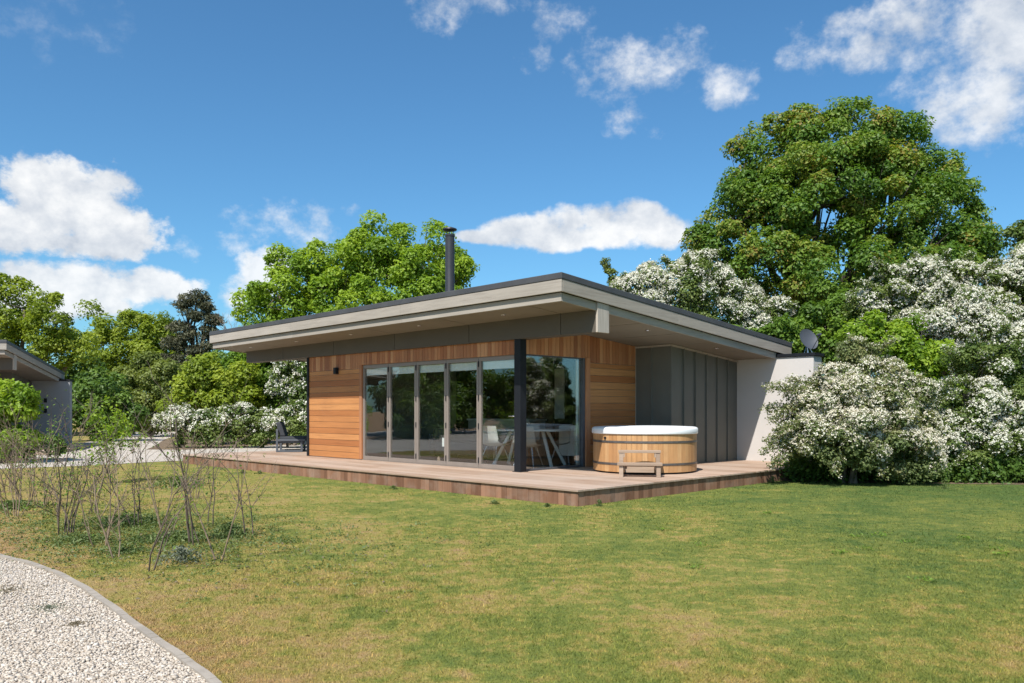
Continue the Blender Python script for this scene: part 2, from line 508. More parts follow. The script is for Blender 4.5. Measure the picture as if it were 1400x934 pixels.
# loose chips lying on the drive
def chips():
    n = 190000
    x, y = lod_points(n, 3.2, 10.0)
    ok = in_poly(x, y, DRIVE); x, y = x[ok], y[ok]
    # keep chips off the kerb
    n = len(x)
    s = RNG.uniform(.003, .0078, n) * np.where(RNG.random(n) < .06, 1.5, 1)
    base = np.array([[-1, -1, -1], [1, -1, -1], [1, 1, -1], [-1, 1, -1], [-1, -1, 1], [1, -1, 1], [1, 1, 1], [-1, 1, 1]], float)
    V = base[None] * s[:, None, None] * RNG.uniform(.55, 1.15, (n, 8, 3)) * np.stack([RNG.uniform(.8, 1.4, n), RNG.uniform(.7, 1.1, n), RNG.uniform(.5, .9, n)], 1)[:, None, :]
    a = RNG.uniform(0, 6.28, n); tl = RNG.normal(0, .45, n)
    ca, sa, ct, st = np.cos(a), np.sin(a), np.cos(tl), np.sin(tl)
    X, Y, Z = V[..., 0], V[..., 1], V[..., 2]
    Y, Z = Y * ct[:, None] - Z * st[:, None], Y * st[:, None] + Z * ct[:, None]
    X, Y = X * ca[:, None] - Y * sa[:, None], X * sa[:, None] + Y * ca[:, None]
    V = np.stack([X + x[:, None], Y + y[:, None], Z + (s * .5 + RNG.random(n) * .008)[:, None]], -1).reshape(-1, 3)
    q = np.array([(3, 2, 1, 0), (4, 5, 6, 7), (0, 1, 5, 4), (1, 2, 6, 5), (2, 3, 7, 6), (3, 0, 4, 7)])
    F = (q[None] + (np.arange(n) * 8)[:, None, None]).reshape(-1, 4)
    o = mesh_np('gravel', V, F, M['chip'], None, np.repeat(RNG.random(n), 6))
    tag(o, 'loose pale limestone chips covering the drive inside the curved kerb', 'gravel', kind='stuff')


chips()

# far gravel path past the deck, and the mulch bed under the hawthorn row
PATH = [(-40, 14.5), (-13.0, 15.9), (-12.0, 18.8), (-10.6, 19.9), (-9.1, 21.9), (-5.2, 21.0), (-3.5, 30), (-5.5, 34.5), (-9.0, 31.9), (-10.03, 30.0), (-11.4, 28.1), (-12.7, 28.3), (-13.4, 30.5),
        (-16.2, 38), (-18.0, 43.7), (-20.5, 52), (-25, 52), (-20.8, 43), (-17.6, 33), (-17.0, 29.6), (-19, 26.5), (-40, 24)]
flat('gravel_path', PATH, .006, M['gravel'])
BED = [(-12.7, 28.3), (-11.4, 28.1), (-10.03, 30.0), (-9.0, 31.9), (-5.5, 34.5), (-5, 40), (-15, 40), (-16.2, 38), (-13.4, 30.5)]
flat('mulch_bed', BED, .010, M['soil'])
flat('hedge_bed', [(4.6, 15.9), (6.2, 15.35), (8.5, 15.0), (11, 14.7), (16, 14.3), (30, 13), (34, 40), (3, 40), (3, 22)], .005, M['soil'])

# grass blades on the lawn
HOUSE_M = Matrix.Translation((LX, LY, 0)) @ Matrix.Rotation(YAW, 4, 'Z')


def to_local(x, y):
    c, s = math.cos(YAW), math.sin(YAW)
    dx, dy = x - LX, y - LY
    return dx * c + dy * s, -dx * s + dy * c


def grass():
    n = 620000
    x, y = lod_points(n, 3.6, 30.0, .70)
    lx, ly = to_local(x, y)
    ok = ~in_poly(x, y, DRIVE) & ~in_poly(x, y, PATH) & ~((lx < 3.0) & (lx > -10.45) & (ly > -1.9) & (ly < 8))
    # worn, thin patches
    w = np.sin(x * 1.7 + 1.3 * np.sin(y * 1.1)) * np.sin(y * 1.9 + 1.1 * np.sin(x * .8))
    ok &= RNG.random(n) < np.clip(.75 + .35 * w + .02 * x, .25, 1)
    x, y = x[ok], y[ok]; n = len(x)
    h = RNG.gamma(4, .0028, n) * (1 + .25 * np.sin(x * .9) * np.sin(y * .7))
    wd = np.maximum(.0016, y * .00045) * RNG.uniform(.8, 1.4, n)
    a = RNG.uniform(0, 6.283, n); dx, dy = np.cos(a), np.sin(a)
    lean = RNG.uniform(.2, 1.3, n) * h; b2 = RNG.uniform(0, 6.283, n)
    P = np.stack([x, y, np.zeros(n)], 1)
    A = P + np.stack([dx * wd, dy * wd, np.zeros(n)], 1)
    B_ = P - np.stack([dx * wd, dy * wd, np.zeros(n)], 1)
    T = P + np.stack([np.cos(b2) * lean, np.sin(b2) * lean, h], 1)
    V = np.stack([A, B_, T], 1).reshape(-1, 3)
    F = np.arange(3 * n).reshape(-1, 3)
    o = mesh_np('grass', V, F, M['blade'], None, RNG.random(n))
    tag(o, 'short patchy mown grass blades over the lawn', 'grass', kind='stuff')


grass()


# ------------------------------------------------------------------ leaves
def unit(v):
    return v / (np.linalg.norm(v, axis=-1, keepdims=True) + 1e-9)


def leaf_mesh(name, C, Nn, L, mat, parent, tint, rng, wide=.62, fold=.12):
    n = len(C)
    u = unit(np.cross(Nn, rng.normal(size=(n, 3)))); v = np.cross(Nn, u)
    L = np.broadcast_to(np.asarray(L, float), (n,))[:, None]
    a = C - u * L * .5; t = C + u * L * .5
    l = C + v * L * wide * .5 + Nn * L * fold; r = C - v * L * wide * .5 + Nn * L * fold
    V = np.stack([a, r, t, l], 1).reshape(-1, 3)
    i = (np.arange(n) * 4)[:, None]
    F = np.concatenate([i + [[0, 1, 2]], i + [[0, 2, 3]]], 1).reshape(-1, 3)
    return mesh_np(name, V, F, mat, parent, np.repeat(np.clip(tint, 0, 1), 2))


def sprig_points(rng, blobs, dens, zmin=.05, shell=(.62, 1.05), lump=.16, front=.55):
    """cluster places near the surface of a crown made of uneven lobes"""
    P, D = [], []
    B = np.array([b[:6] for b in blobs], float)
    for k, b_ in enumerate(B):
        c, r = b_[:3], b_[3:6]
        area = 4 * math.pi * ((r[0] * r[1]) ** 1.6 / 3 + (r[0] * r[2]) ** 1.6 / 3 + (r[1] * r[2]) ** 1.6 / 3) ** (1 / 1.6)
        n = max(6, int(area * dens))
        d = unit(rng.normal(size=(n, 3)))
        ph = rng.uniform(0, 6.28, 3)
        wob = 1 + lump * (np.sin(d[:, 0] * 5 + ph[0]) * np.sin(d[:, 1] * 5 + ph[1]) + .7 * np.sin(d[:, 2] * 7 + ph[2] + d[:, 0] * 4))
        rad = shell[0] + (shell[1] - shell[0]) * rng.random(n) ** .6
        keep = (d[:, 1] < .25) | (rng.random(n) < front)
        p = c + d * r * (rad * wob)[:, None]
        for j, o_ in enumerate(B):
            if j == k: continue
            q = np.linalg.norm((p - o_[:3]) / o_[3:6], axis=1)
            keep &= (q > .62) | (rng.random(n) < .06)
        keep &= p[:, 2] > zmin
        P.append(p[keep]); D.append(d[keep])
    return np.concatenate(P), np.concatenate(D)


def crown(name, blobs, parent, mat, rng, L=.14, cr=.5, cover=1.7, lc=1.5, flatten=.8, up=.45, out=.75, rnd=.42, zmin=.05, lump=.16, wide=.62, shell=(.62, 1.03), front=.55, inset=.35):
    """a crown of many overlapping leaf clumps; returns the clump centres, directions and sizes"""
    blobs = [(*b_[:3], *[max(r_ - cr * inset, r_ * .45) for r_ in b_[3:6]]) for b_ in blobs]
    P, D = sprig_points(rng, blobs, cover / (math.pi * cr * cr), zmin, shell, lump, front)
    n = len(P)
    per = max(12, int(lc * 2 * math.pi * cr * cr / (.5 * wide * L * L)))
    cs = cr * rng.uniform(.5, 1.3, n)
    d = unit(rng.normal(size=(n, per, 3)) + D[:, None] * .55 + [0, 0, .35])
    rad = (.45 + .62 * rng.random((n, per, 1)) ** .55) * (1 + .22 * np.sin(d[..., :1] * 6 + 9 * rng.random((n, 1, 1))) * np.sin(d[..., 2:] * 7 + 9 * rng.random((n, 1, 1))))
    C = (P[:, None] + d * [1, 1, flatten] * cs[:, None, None] * rad).reshape(-1, 3)
    d = d.reshape(-1, 3)
    Nn = unit(np.array([0, 0, up]) + d * out + rng.normal(size=d.shape) * rnd)
    t = np.repeat(rng.random(n) * .7, per) + rng.random(n * per) * .45 - .08
    Ls = L * rng.uniform(.6, 1.35, n * per)
    ok = C[:, 2] > .02
    leaf_mesh(name, C[ok], Nn[ok], Ls[ok], mat, parent, t[ok], rng, wide)
    return P, D, cs


def bloom_heads(name, P, D, cs, parent, mat, rng, amount=.45, head_r=.06, petals=8, petal=.05, patch=.9, thr=-.2, low=.6, flatten=.8):
    """blossom heads on the upper, outer faces of the leaf clumps, in drifts"""
    ph = rng.uniform(0, 6.28, 6)
    w = np.sin(P[:, 0] * patch + ph[0]) * np.sin(P[:, 2] * patch * 1.3 + ph[1]) + .6 * np.sin(P[:, 0] * patch * 2.3 + ph[2] + P[:, 2] * patch * 1.7) + .4 * np.sin(P[:, 1] * patch + ph[3]) + rng.normal(0, .35, len(P))
    k = (w > thr) & (D[:, 2] > -.55) & (P[:, 2] > low) & (D[:, 1] < .75)
    P, D, cs, w = P[k], D[k], cs[k], w[k]
    nh = np.maximum(2, (2 * amount * (cs / head_r) ** 2 * np.clip(.55 + .5 * (w - thr), .4, 1.5)).astype(int))
    p = np.repeat(P, nh, 0); Dr = np.repeat(D, nh, 0); c = np.repeat(cs, nh)
    n = len(p)
    d = unit(rng.normal(size=(n, 3)) * .8 + Dr * .6 + [0, 0, .55])
    # heads gather along the clump's twigs
    g = np.sin(d[:, 0] * 9 + p[:, 0] * 31) * np.sin(d[:, 2] * 8 + p[:, 2] * 37) > -.45
    p, d, c = p[g], d[g], c[g]; n = len(p)
    H = p + d * [1, 1, flatten] * (c * rng.uniform(.92, 1.12, n))[:, None]
    hs = rng.uniform(.5, 1.3, n)
    o = rng.normal(size=(n, petals, 3)) * .5 * head_r * hs[:, None, None]
    C = (H[:, None] + o).reshape(-1, 3)
    Nn = unit(np.repeat(d, petals, 0) * .8 + [0, 0, .35] + rng.normal(size=C.shape) * .45)
    t = np.repeat(rng.random(n) * .7, petals) + rng.random(n * petals) * .4 - .05
    leaf_mesh(name, C, Nn, petal * rng.uniform(.7, 1.3, len(C)), mat, parent, t, rng, .95, .05)


def sprays(name, rng, root, lines, leaf, bloom, L, head_r, petal, per_m=60):
    """long arching sprays standing clear of the bush: twig, leaves and heads as one part"""
    for a, b_ in lines:
        a, b_ = np.array(a), np.array(b_)
        n = int(np.linalg.norm(b_ - a) * per_m) + 8
        t = rng.random(n)[:, None]
        mid = a + (b_ - a) * t; mid[:, 2] -= .12 * np.linalg.norm(b_ - a) * (t[:, 0] ** 2)
        mb = MB(); tt = np.linspace(0, 1, 6)[:, None]; q = a + (b_ - a) * tt; q[:, 2] -= .12 * np.linalg.norm(b_ - a) * tt[:, 0] ** 2
        mb.tube(list(map(tuple, q)), list(np.linspace(.009, .003, 6)), 5); sp = mb.build(name, M['bark'], root)
        C = np.repeat(mid, 9, 0) + rng.normal(0, .05, (n * 9, 3))
        leaf_mesh('leaves', C, unit(np.array([0, -.1, .6]) + rng.normal(size=C.shape) * .6), L * rng.uniform(.6, 1.3, len(C)), M[leaf], sp, rng.random(len(C)), rng)
        C = np.repeat(mid, 7, 0) + rng.normal(0, head_r * .55, (n * 7, 3)) + np.repeat(rng.normal(0, .04, (n, 3)) + [0, 0, .02], 7, 0)
        leaf_mesh('blossom', C, unit(np.array([0, -.2, .7]) + rng.normal(size=C.shape) * .5), petal * rng.uniform(.7, 1.3, len(C)), M[bloom], sp, rng.random(len(C)), rng, .95, .05)


def limb_path(a, b_, rng, n=6, sag=.12):
    a, b_ = np.asarray(a, float), np.asarray(b_, float)
    L = np.linalg.norm(b_ - a); t = np.linspace(0, 1, n)
    p = a + (b_ - a) * t[:, None]
    p += np.sin(t * math.pi)[:, None] * rng.normal(0, 1, 3) * L * sag * .6
    p[1:-1] += rng.normal(0, L * .02, (n - 2, 3))
    return p


def limbs(name, base, blobs, parent, mat, rng, r0=.2, fork=.35, twigs=5, lean=0.0, multi=1):
    mb = MB()
    base = np.asarray(base, float)
    C = np.array([b_[:3] for b_ in blobs]); top = C.mean(0)
    for s_ in range(multi):
        bs = base + ([rng.normal(0, r0 * 2.2), rng.normal(0, r0 * 2.2), 0] if multi > 1 else [0, 0, 0])
        f = bs + (top - bs) * fork + [lean, 0, 0]
        f[:2] = bs[:2] + (top[:2] - bs[:2]) * fork * .6 + rng.normal(0, .1 * (multi > 1), 2)
        p = limb_path(bs - [0, 0, .1], f, rng, 6, .06)
        mb.tube(p, list(np.linspace(r0 * 1.15, r0 * .78, 6)), 9, .5)
        mine = [b_ for i, b_ in enumerate(blobs) if i % multi == s_]
        for b_ in mine:
            c = np.array(b_[:3]); r = np.array(b_[3:6])
            q = limb_path(f, c, rng, 6, .12)
            rr = r0 * .5
            mb.tube(q, list(np.linspace(rr, rr * .35, 6)), 6, .5)
            for _ in range(twigs):
                st = q[rng.integers(2, 6)]
                e = c + unit(rng.normal(size=3)) * r * rng.uniform(.6, 1.0)
                e[2] = max(e[2], .3)
                mb.tube(limb_path(st, e, rng, 4, .15), [rr * .28, rr * .2, rr * .12, rr * .05], 4, .5)
    return mb.build(name, mat, parent, smooth=True)


def lobes(D, px, depth=.85):
    """crown lobes from (px, py, rx, ry[, nearer/farther metres]) in photograph pixels, D metres away"""
    out = []
    for q in px:
        d = D + (q[4] if len(q) > 4 else 0)
        k = d / LENS_PX
        c = at(q[0], q[1], d)
        out.append((*c, q[2] * k, (q[2] + q[3]) / 2 * k * depth, q[3] * k))
    return out


def tree(name, label, cat, D, px, foot, mat, seed, group=None, bark='bark', r0=.2, fork=.35, twigs=5, multi=1, trunk='trunk', **kw):
    rng = np.random.default_rng(seed)
    bl = lobes(D, px)
    fx = (foot - 700) / LENS_PX * D
    root = empty(name, (fx, D, 0))
    bl = [(b_[0] - fx, b_[1] - D, *b_[2:]) for b_ in bl]       # relative to the foot
    tag(root, label, cat, group)
    limbs(trunk, (0, 0, 0), bl, root, M[bark], rng, r0, fork, twigs, 0.0, multi)
    P, Dn, cs = crown('crown', bl, root, M[mat], rng, **kw)
    return root, P, Dn, cs, rng


# ---- big trees
tree('sycamore_tree', 'tall rounded dark green sycamore rising above the white hawthorns', 'tree', 29,
     [(1150, 198, 80, 50), (1075, 215, 62, 55), (1225, 208, 55, 50), (1030, 275, 58, 55), (1120, 285, 80, 65, -1.2), (1208, 285, 78, 65, -1), (1285, 290, 52, 50),
      (985, 335, 46, 42), (1060, 360, 70, 60, -1.5), (1155, 375, 82, 65, -2), (1248, 360, 75, 55, -1), (1315, 325, 42, 42), (1120, 440, 80, 55), (1030, 420, 60, 48), (1210, 430, 80, 50), (1180, 178, 50, 40), (1115, 190, 60, 44), (1165, 240, 80, 60, -1.5), (1090, 250, 60, 50, 1), (1245, 245, 50, 44), (1285, 330, 60, 44, -1), (1340, 335, 28, 30), (1000, 300, 40, 40, -.5), (962, 330, 36, 34), (1018, 225, 42, 36), (1085, 178, 46, 36), (1225, 185, 46, 36), (1285, 245, 40, 40), (965, 370, 40, 30)],
     1145, 'syc', 21, r0=.36, fork=.4, L=.12, cr=.58, cover=1.5, lc=1.15, lump=.2, bark='bark_d', inset=.6)
tree('maple_tree', 'bright spring green maple standing behind the lodge roof and flue', 'tree', 33,
     [(362, 425, 44, 38), (405, 385, 50, 40), (455, 372, 52, 45), (520, 345, 58, 46), (585, 348, 52, 48), (628, 378, 34, 24), (480, 420, 80, 40, -1), (575, 405, 72, 40, -1), (345, 470, 34, 32), (420, 450, 50, 36), (420, 372, 40, 30), (480, 365, 50, 40, 1), (380, 405, 40, 34, -1), (550, 360, 50, 40, -1), (605, 365, 40, 36, 1)],
     500, 'maple', 22, r0=.3, L=.13, cr=.55, cover=1.5, lc=1.15, lump=.22, inset=.5)
tree('oak_tree', 'broad yellow-green oak at the left edge above the neighbouring lodge', 'tree', 42,
     [(32, 422, 52, 40), (78, 442, 40, 44), (-5, 440, 50, 55), (60, 482, 58, 36), (-50, 430, 60, 60), (100, 480, 26, 26), (10, 500, 60, 30)],
     40, 'oak', 23, r0=.34, L=.15, cr=.6, cover=1.25, lc=1.1, lump=.3)
tree('oak_tree', 'low dome-shaped oak in the distance left of the dark pine', 'tree', 55,
     [(185, 456, 52, 26), (158, 474, 38, 28), (216, 472, 38, 30), (186, 498, 58, 34), (150, 505, 30, 30)],
     185, 'oak', 24, r0=.32, L=.18, cr=.7, cover=1.6, lc=1.2, lump=.18)


def pine():
    rng = np.random.default_rng(25)
    D = 50; foot = 266; fx = (foot - 700) / LENS_PX * D
    root = empty('pine_tree', (fx, D, 0)); tag(root, 'dark grey-green pine with ragged tiers left of the lodge roof', 'tree')
    px = [(270, 408, 15, 10), (255, 416, 9, 6), (284, 418, 13, 8), (292, 436, 9, 8), (268, 432, 20, 9), (250, 446, 14, 8), (285, 452, 15, 9), (262, 462, 22, 10), (240, 470, 14, 10), (287, 474, 15, 12),
          (255, 484, 28, 14), (232, 494, 16, 12), (280, 498, 18, 14), (252, 508, 30, 16)]
    bl = [(b_[0] - fx, b_[1] - D, *b_[2:]) for b_ in lobes(D, px)]
    limbs('trunk', (0, 0, 0), bl, root, M['bark_d'], rng, .24, .7, 5)
    crown('crown', bl, root, M['pine'], rng, L=.26, cr=.5, cover=1.5, lc=.8, flatten=.5, wide=.22, up=.3, out=.5, rnd=.8, lump=.3, shell=(.3, 1.1))


pine()


def bare_tree():
    rng = np.random.default_rng(26)
    D = 48; fx = (322 - 700) / LENS_PX * D
    root = empty('bare_tree', (fx, D, 0)); tag(root, 'leafless pale grey tree between the pine and the bright maple', 'tree')
    mb = MB()

    def grow(p, d, L, r, n):
        e = p + d * L
        mb.tube([p, p + d * L * .5 + rng.normal(0, L * .03, 3), e], [r, r * .8, r * .55], 5, .5, False)
        if n:
            for _ in range(3 if n > 2 else 2):
                nd_ = unit(d + rng.normal(0, .42, 3) + [0, 0, .12])
                grow(p + d * L * rng.uniform(.55, 1.0), nd_, L * rng.uniform(.6, .82), r * .55, n - 1)
    grow(np.zeros(3), np.array([0, 0, 1.]), 3.0, .10, 0)
    grow(np.array([0, 0, 2.9]), np.array([-.05, 0, 1.]), 2.0, .085, 5)
    mb.build('trunk', M['twig'], root)


bare_tree()

# ---- hawthorns
HG = 'hawthorns in white blossom'


def hawthorn(label, D, px, foot, seed, leaf='haw', bloom='blossom', L=.07, cr=.36, lc=1.0, cover=1.7, amount=.4, head_r=.06, petals=8, petal=.05, patch=.9, thr=-.2, low=.8, multi=3, r0=.07, fork=.3, arms=(), **kw):
    root, P, Dn, cs, rng = tree('hawthorn_bush', label, 'bush', D, px, foot, leaf, seed, HG, 'bark', r0, fork, 6, multi, 'stems', L=L, cr=cr, lc=lc, cover=cover, **kw)
    bloom_heads('blossom', P, Dn, cs, root, M[bloom], rng, amount, head_r, petals, petal, patch, thr, low)
    o_ = np.array(root.location)
    sprays('spray', rng, root, [(at(a[0], a[1], D + a[4]) - o_, at(a[2], a[3], D + a[4] - .3) - o_) for a in arms], leaf, bloom, L, head_r, petal)
    return root


hawthorn('white blossoming hawthorn rising behind the lodge roof below the sycamore', 23,
         [(930, 400, 58, 42), (882, 400, 44, 34), (975, 415, 45, 42), (962, 372, 32, 26), (1010, 440, 40, 30), (905, 430, 50, 40), (1050, 428, 34, 16)], 935, 31,
         amount=1.5, thr=-1.1, head_r=.045, petal=.034,
         arms=((930, 375, 905, 348, 0), (960, 362, 985, 338, 0), (885, 385, 850, 372, 0), (870, 400, 838, 392, 0), (1000, 395, 1030, 380, 0), (945, 372, 938, 345, -.4), (1010, 415, 1048, 404, -.4), (1050, 422, 1088, 412, -.3)))
hawthorn('large white hawthorn right of the satellite dish under the sycamore', 22,
         [(1230, 405, 62, 40), (1290, 392, 56, 36), (1345, 405, 56, 46), (1200, 450, 42, 40), (1300, 440, 80, 40, -.5), (1385, 430, 50, 55), (1395, 375, 44, 42), (1250, 470, 70, 40), (1350, 480, 70, 50), (1445, 430, 56, 66), (1500, 480, 60, 70)], 1300, 32,
         amount=1.3, thr=-.45, head_r=.044, petal=.033,
         arms=((1220, 375, 1195, 352, 0), (1260, 372, 1250, 345, -.3), (1190, 420, 1160, 402, -.2), (1310, 365, 1330, 342, 0), (1190, 450, 1155, 446, -.3), (1290, 368, 1295, 340, -.4), (1240, 470, 1205, 490, -.6), (1330, 380, 1368, 350, 0), (1210, 400, 1172, 380, -.3)))
hawthorn('cream and bronze hawthorn spreading over the end of the deck', 15.2,
         [(1146, 560, 60, 46), (1190, 575, 64, 56, -.4), (1116, 588, 44, 38), (1192, 516, 42, 34), (1178, 484, 28, 22), (1228, 565, 44, 50), (1238, 612, 44, 40, -.3), (1085, 602, 26, 24), (1150, 605, 62, 36, -.4), (1168, 534, 40, 38, -.3)], 1165, 33,
         leaf='haw_b', bloom='blossom_c', L=.05, cr=.21, amount=1.0, head_r=.028, petals=7, petal=.022, patch=1.6, thr=-.6, low=.45, r0=.045, front=1.0,
         arms=((1110, 535, 1048, 521, -.1), (1105, 550, 1052, 566, 0), (1120, 560, 1045, 548, .1), (1090, 600, 1042, 612, -.2), (1100, 590, 1050, 596, -.1), (1150, 505, 1120, 500, .1), (1085, 615, 1052, 632, -.2), (1180, 478, 1160, 458, 0), (1200, 480, 1222, 462, 0), (1230, 530, 1262, 510, 0), (1160, 600, 1140, 640, -.5), (1220, 600, 1205, 645, -.5), (1110, 575, 1062, 580, -.3), (1130, 530, 1075, 512, .1)))
hawthorn('white hawthorn with drooping sprays at the right edge of the lawn', 16,
         [(1345, 500, 40, 36), (1320, 560, 60, 46), (1372, 560, 46, 56), (1345, 608, 62, 32, -.4), (1292, 600, 40, 34, -.3), (1390, 480, 30, 42), (1420, 560, 40, 60), (1468, 560, 50, 60), (1515, 600, 46, 44)], 1335, 34,
         L=.05, cr=.23, amount=1.4, head_r=.03, petals=7, petal=.025, patch=1.2, thr=-.5, low=.5, r0=.045, front=1.0, flatten=.55,
         arms=((1310, 540, 1270, 552, -.4), (1300, 580, 1262, 600, -.4), (1340, 480, 1330, 455, 0), (1330, 520, 1285, 518, -.3), (1380, 470, 1372, 438, 0), (1345, 600, 1305, 628, -.5), (1360, 610, 1335, 640, -.5), (1300, 555, 1258, 575, -.3), (1320, 495, 1290, 470, 0)))
ROW = [('white flowering hawthorn at the left end of the row by the gravel path', [(240, 578, 28, 16), (262, 568, 24, 16), (224, 583, 14, 9), (268, 585, 22, 14), (246, 598, 24, 10)], 252, 35),
       ('white flowering hawthorn second from the left in the row by the path', [(294, 576, 26, 18), (312, 568, 20, 14), (285, 590, 24, 13), (300, 600, 26, 8)], 292, 36),
       ('white flowering hawthorn on a bare forked stem behind the deck', [(335, 572, 24, 18), (352, 566, 20, 14), (340, 586, 22, 9), (350, 600, 24, 7)], 318, 37),
       ('white flowering hawthorn half hidden by the corner of the lodge', [(385, 574, 26, 20), (410, 566, 26, 26), (372, 588, 22, 12), (400, 594, 30, 11)], 385, 38)]
for lb, px, foot, sd in ROW:
    hawthorn(lb, 29.5, px, foot, sd, L=.10, cr=.33, amount=.9, head_r=.06, petal=.048, petals=7, patch=1.2, thr=-2, low=.7, r0=.05, fork=.4)
hawthorn('tall hawthorn with white trails under the left end of the roof', 31.5, [(402, 505, 24, 26), (395, 535, 26, 24), (425, 520, 30, 40), (385, 490, 16, 14)], 402, 39,
         L=.11, cr=.4, amount=.8, head_r=.065, petal=.05, petals=7, thr=-.1)

# ---- bushes
BG = 'green bushes'


def bush(label, D, px, foot, mat, seed, name='green_bush', **kw):
    d = dict(L=.11, cr=.4, lc=1.25, cover=1.6, r0=.06, multi=3, twigs=4, trunk='stems', fork=.25)
    d.update(kw)
    return tree(name, label, 'bush', D, px, foot, mat, seed, BG, **d)[0]


bush('dark green bush beside the pale wall of the neighbouring lodge', 36, [(140, 545, 38, 40), (112, 562, 26, 36), (165, 565, 24, 28), (140, 580, 40, 22)], 140, 'bush_d', 41, L=.16, cr=0.51)
bush('olive green shrub mound below the dark pine', 42, [(205, 520, 42, 34), (200, 560, 42, 32), (245, 545, 30, 30), (170, 535, 24, 22)], 205, 'olive', 42, L=.15, cr=0.54)
bush('sunlit yellow-green shrub below the left tip of the lodge roof', 32.2, [(285, 532, 42, 28), (250, 548, 28, 24), (315, 520, 34, 30), (275, 510, 26, 18), (290, 560, 44, 24), (330, 545, 30, 24)], 285, 'yel', 43, L=.14, cr=0.45)
bush('leafy mid green bush filling the gap under the roof overhang', 33.5, [(345, 505, 34, 34), (375, 525, 34, 34), (335, 545, 40, 34), (420, 545, 36, 40), (410, 490, 30, 26)], 360, 'bush', 44, L=.15, cr=0.48)
bush('light green leafy shrub in front of the neighbouring lodge', 21, [(10, 540, 30, 30), (22, 572, 26, 26), (-15, 575, 34, 40), (5, 603, 30, 22), (32, 550, 16, 22), (38, 590, 14, 18)], 8, 'maple', 45, L=.11, cr=0.30)
bush('fresh green maple sapling between the two nearest hawthorns', 17.4, [(1232, 500, 36, 40), (1258, 528, 34, 44), (1212, 470, 30, 28), (1250, 462, 30, 30), (1282, 500, 28, 34), (1270, 570, 34, 44), (1190, 450, 26, 22)], 1255, 'maple', 46, L=.09, cr=.3)
bush('green bush under the sycamore behind the end of the lodge roof', 22.5, [(1062, 462, 54, 30), (1128, 446, 44, 36), (1095, 480, 54, 34), (1170, 430, 34, 40), (1020, 465, 40, 20), (1150, 490, 40, 30)], 1100, 'bush', 47, L=.11)
bush('dark leafy bush at the right edge behind the white hawthorns', 24.5, [(1392, 335, 26, 26), (1420, 380, 40, 60), (1400, 430, 40, 60), (1340, 500, 60, 60), (1500, 410, 60, 70), (1570, 490, 70, 90)], 1400, 'haw', 48, L=.12)
bush('loose pale green bush tip poking over the roof beside the white hawthorn', 24, [(828, 362, 5, 8), (834, 374, 9, 9), (841, 384, 8, 8), (846, 397, 14, 12), (856, 392, 7, 10), (860, 415, 22, 22)], 850, 'olive', 49, L=.07, cr=.13)
bush('dark bush low beside the near gravel at the left edge', 22.5, [(-20, 600, 40, 34), (25, 612, 30, 22), (62, 614, 22, 14)], 10, 'bush_d', 50, L=.09, cr=0.30)
# far planting that closes the horizon
bush('distant hedge clump beyond the gravel path', 58, [(215, 566, 46, 22), (170, 572, 36, 18), (262, 570, 44, 20)], 215, 'bush', 51, L=.22, cr=0.75)
bush('distant dark thicket behind the lodge roof on the left', 46, [(330, 520, 50, 46), (390, 540, 60, 40), (300, 560, 40, 26)], 340, 'bush_d', 52, L=.2, cr=0.68)
bush('distant dark thicket beyond the light green shrub', 48, [(60, 540, 60, 40), (0, 530, 60, 50), (110, 530, 40, 40)], 50, 'bush_d', 53, L=.2, cr=0.68)


bush('long far hedge closing the view left of the gravel path', 66, [(-60, 545, 60, 40), (20, 550, 60, 36), (95, 548, 60, 36), (165, 552, 50, 34), (130, 530, 40, 36)], 60, 'bush_d', 54, L=.3, cr=.9)
bush('long far hedge closing the view behind the white hawthorn row', 64, [(250, 552, 50, 34), (320, 545, 60, 44), (395, 545, 50, 44), (220, 540, 50, 40), (280, 520, 40, 30)], 320, 'bush', 55, L=.3, cr=.9)


# undergrowth along the foot of the hedge
def undergrowth():
    rng = np.random.default_rng(60)
    n = 1500
    px = rng.uniform(1085, 1440, n)
    P = np.zeros((n, 3)); P[:, 1] = 15.0 + (px - 1085) / 355 * -.35 + .45 + rng.gamma(1.6, .5, n)
    P[:, 0] = (px - 700) / LENS_PX * P[:, 1] + rng.normal(0, .1, n)
    P[:, 2] = rng.uniform(.04, .46, n) * np.clip((P[:, 1] - 14.4) / 1.2, .15, 1)
    per = 26
    C = (P[:, None] + rng.normal(size=(n, per, 3)) * [.14, .14, .10]).reshape(-1, 3)
    Nn = unit(np.array([0, -.3, .7]) + rng.normal(size=C.shape) * .6)
    ok = C[:, 2] > .01
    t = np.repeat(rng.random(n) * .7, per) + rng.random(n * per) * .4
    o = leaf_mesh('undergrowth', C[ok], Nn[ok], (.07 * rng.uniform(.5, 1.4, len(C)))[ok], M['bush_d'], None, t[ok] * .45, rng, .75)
    tag(o, 'dark leafy undergrowth along the foot of the hawthorn hedge', 'undergrowth', kind='stuff')


undergrowth()


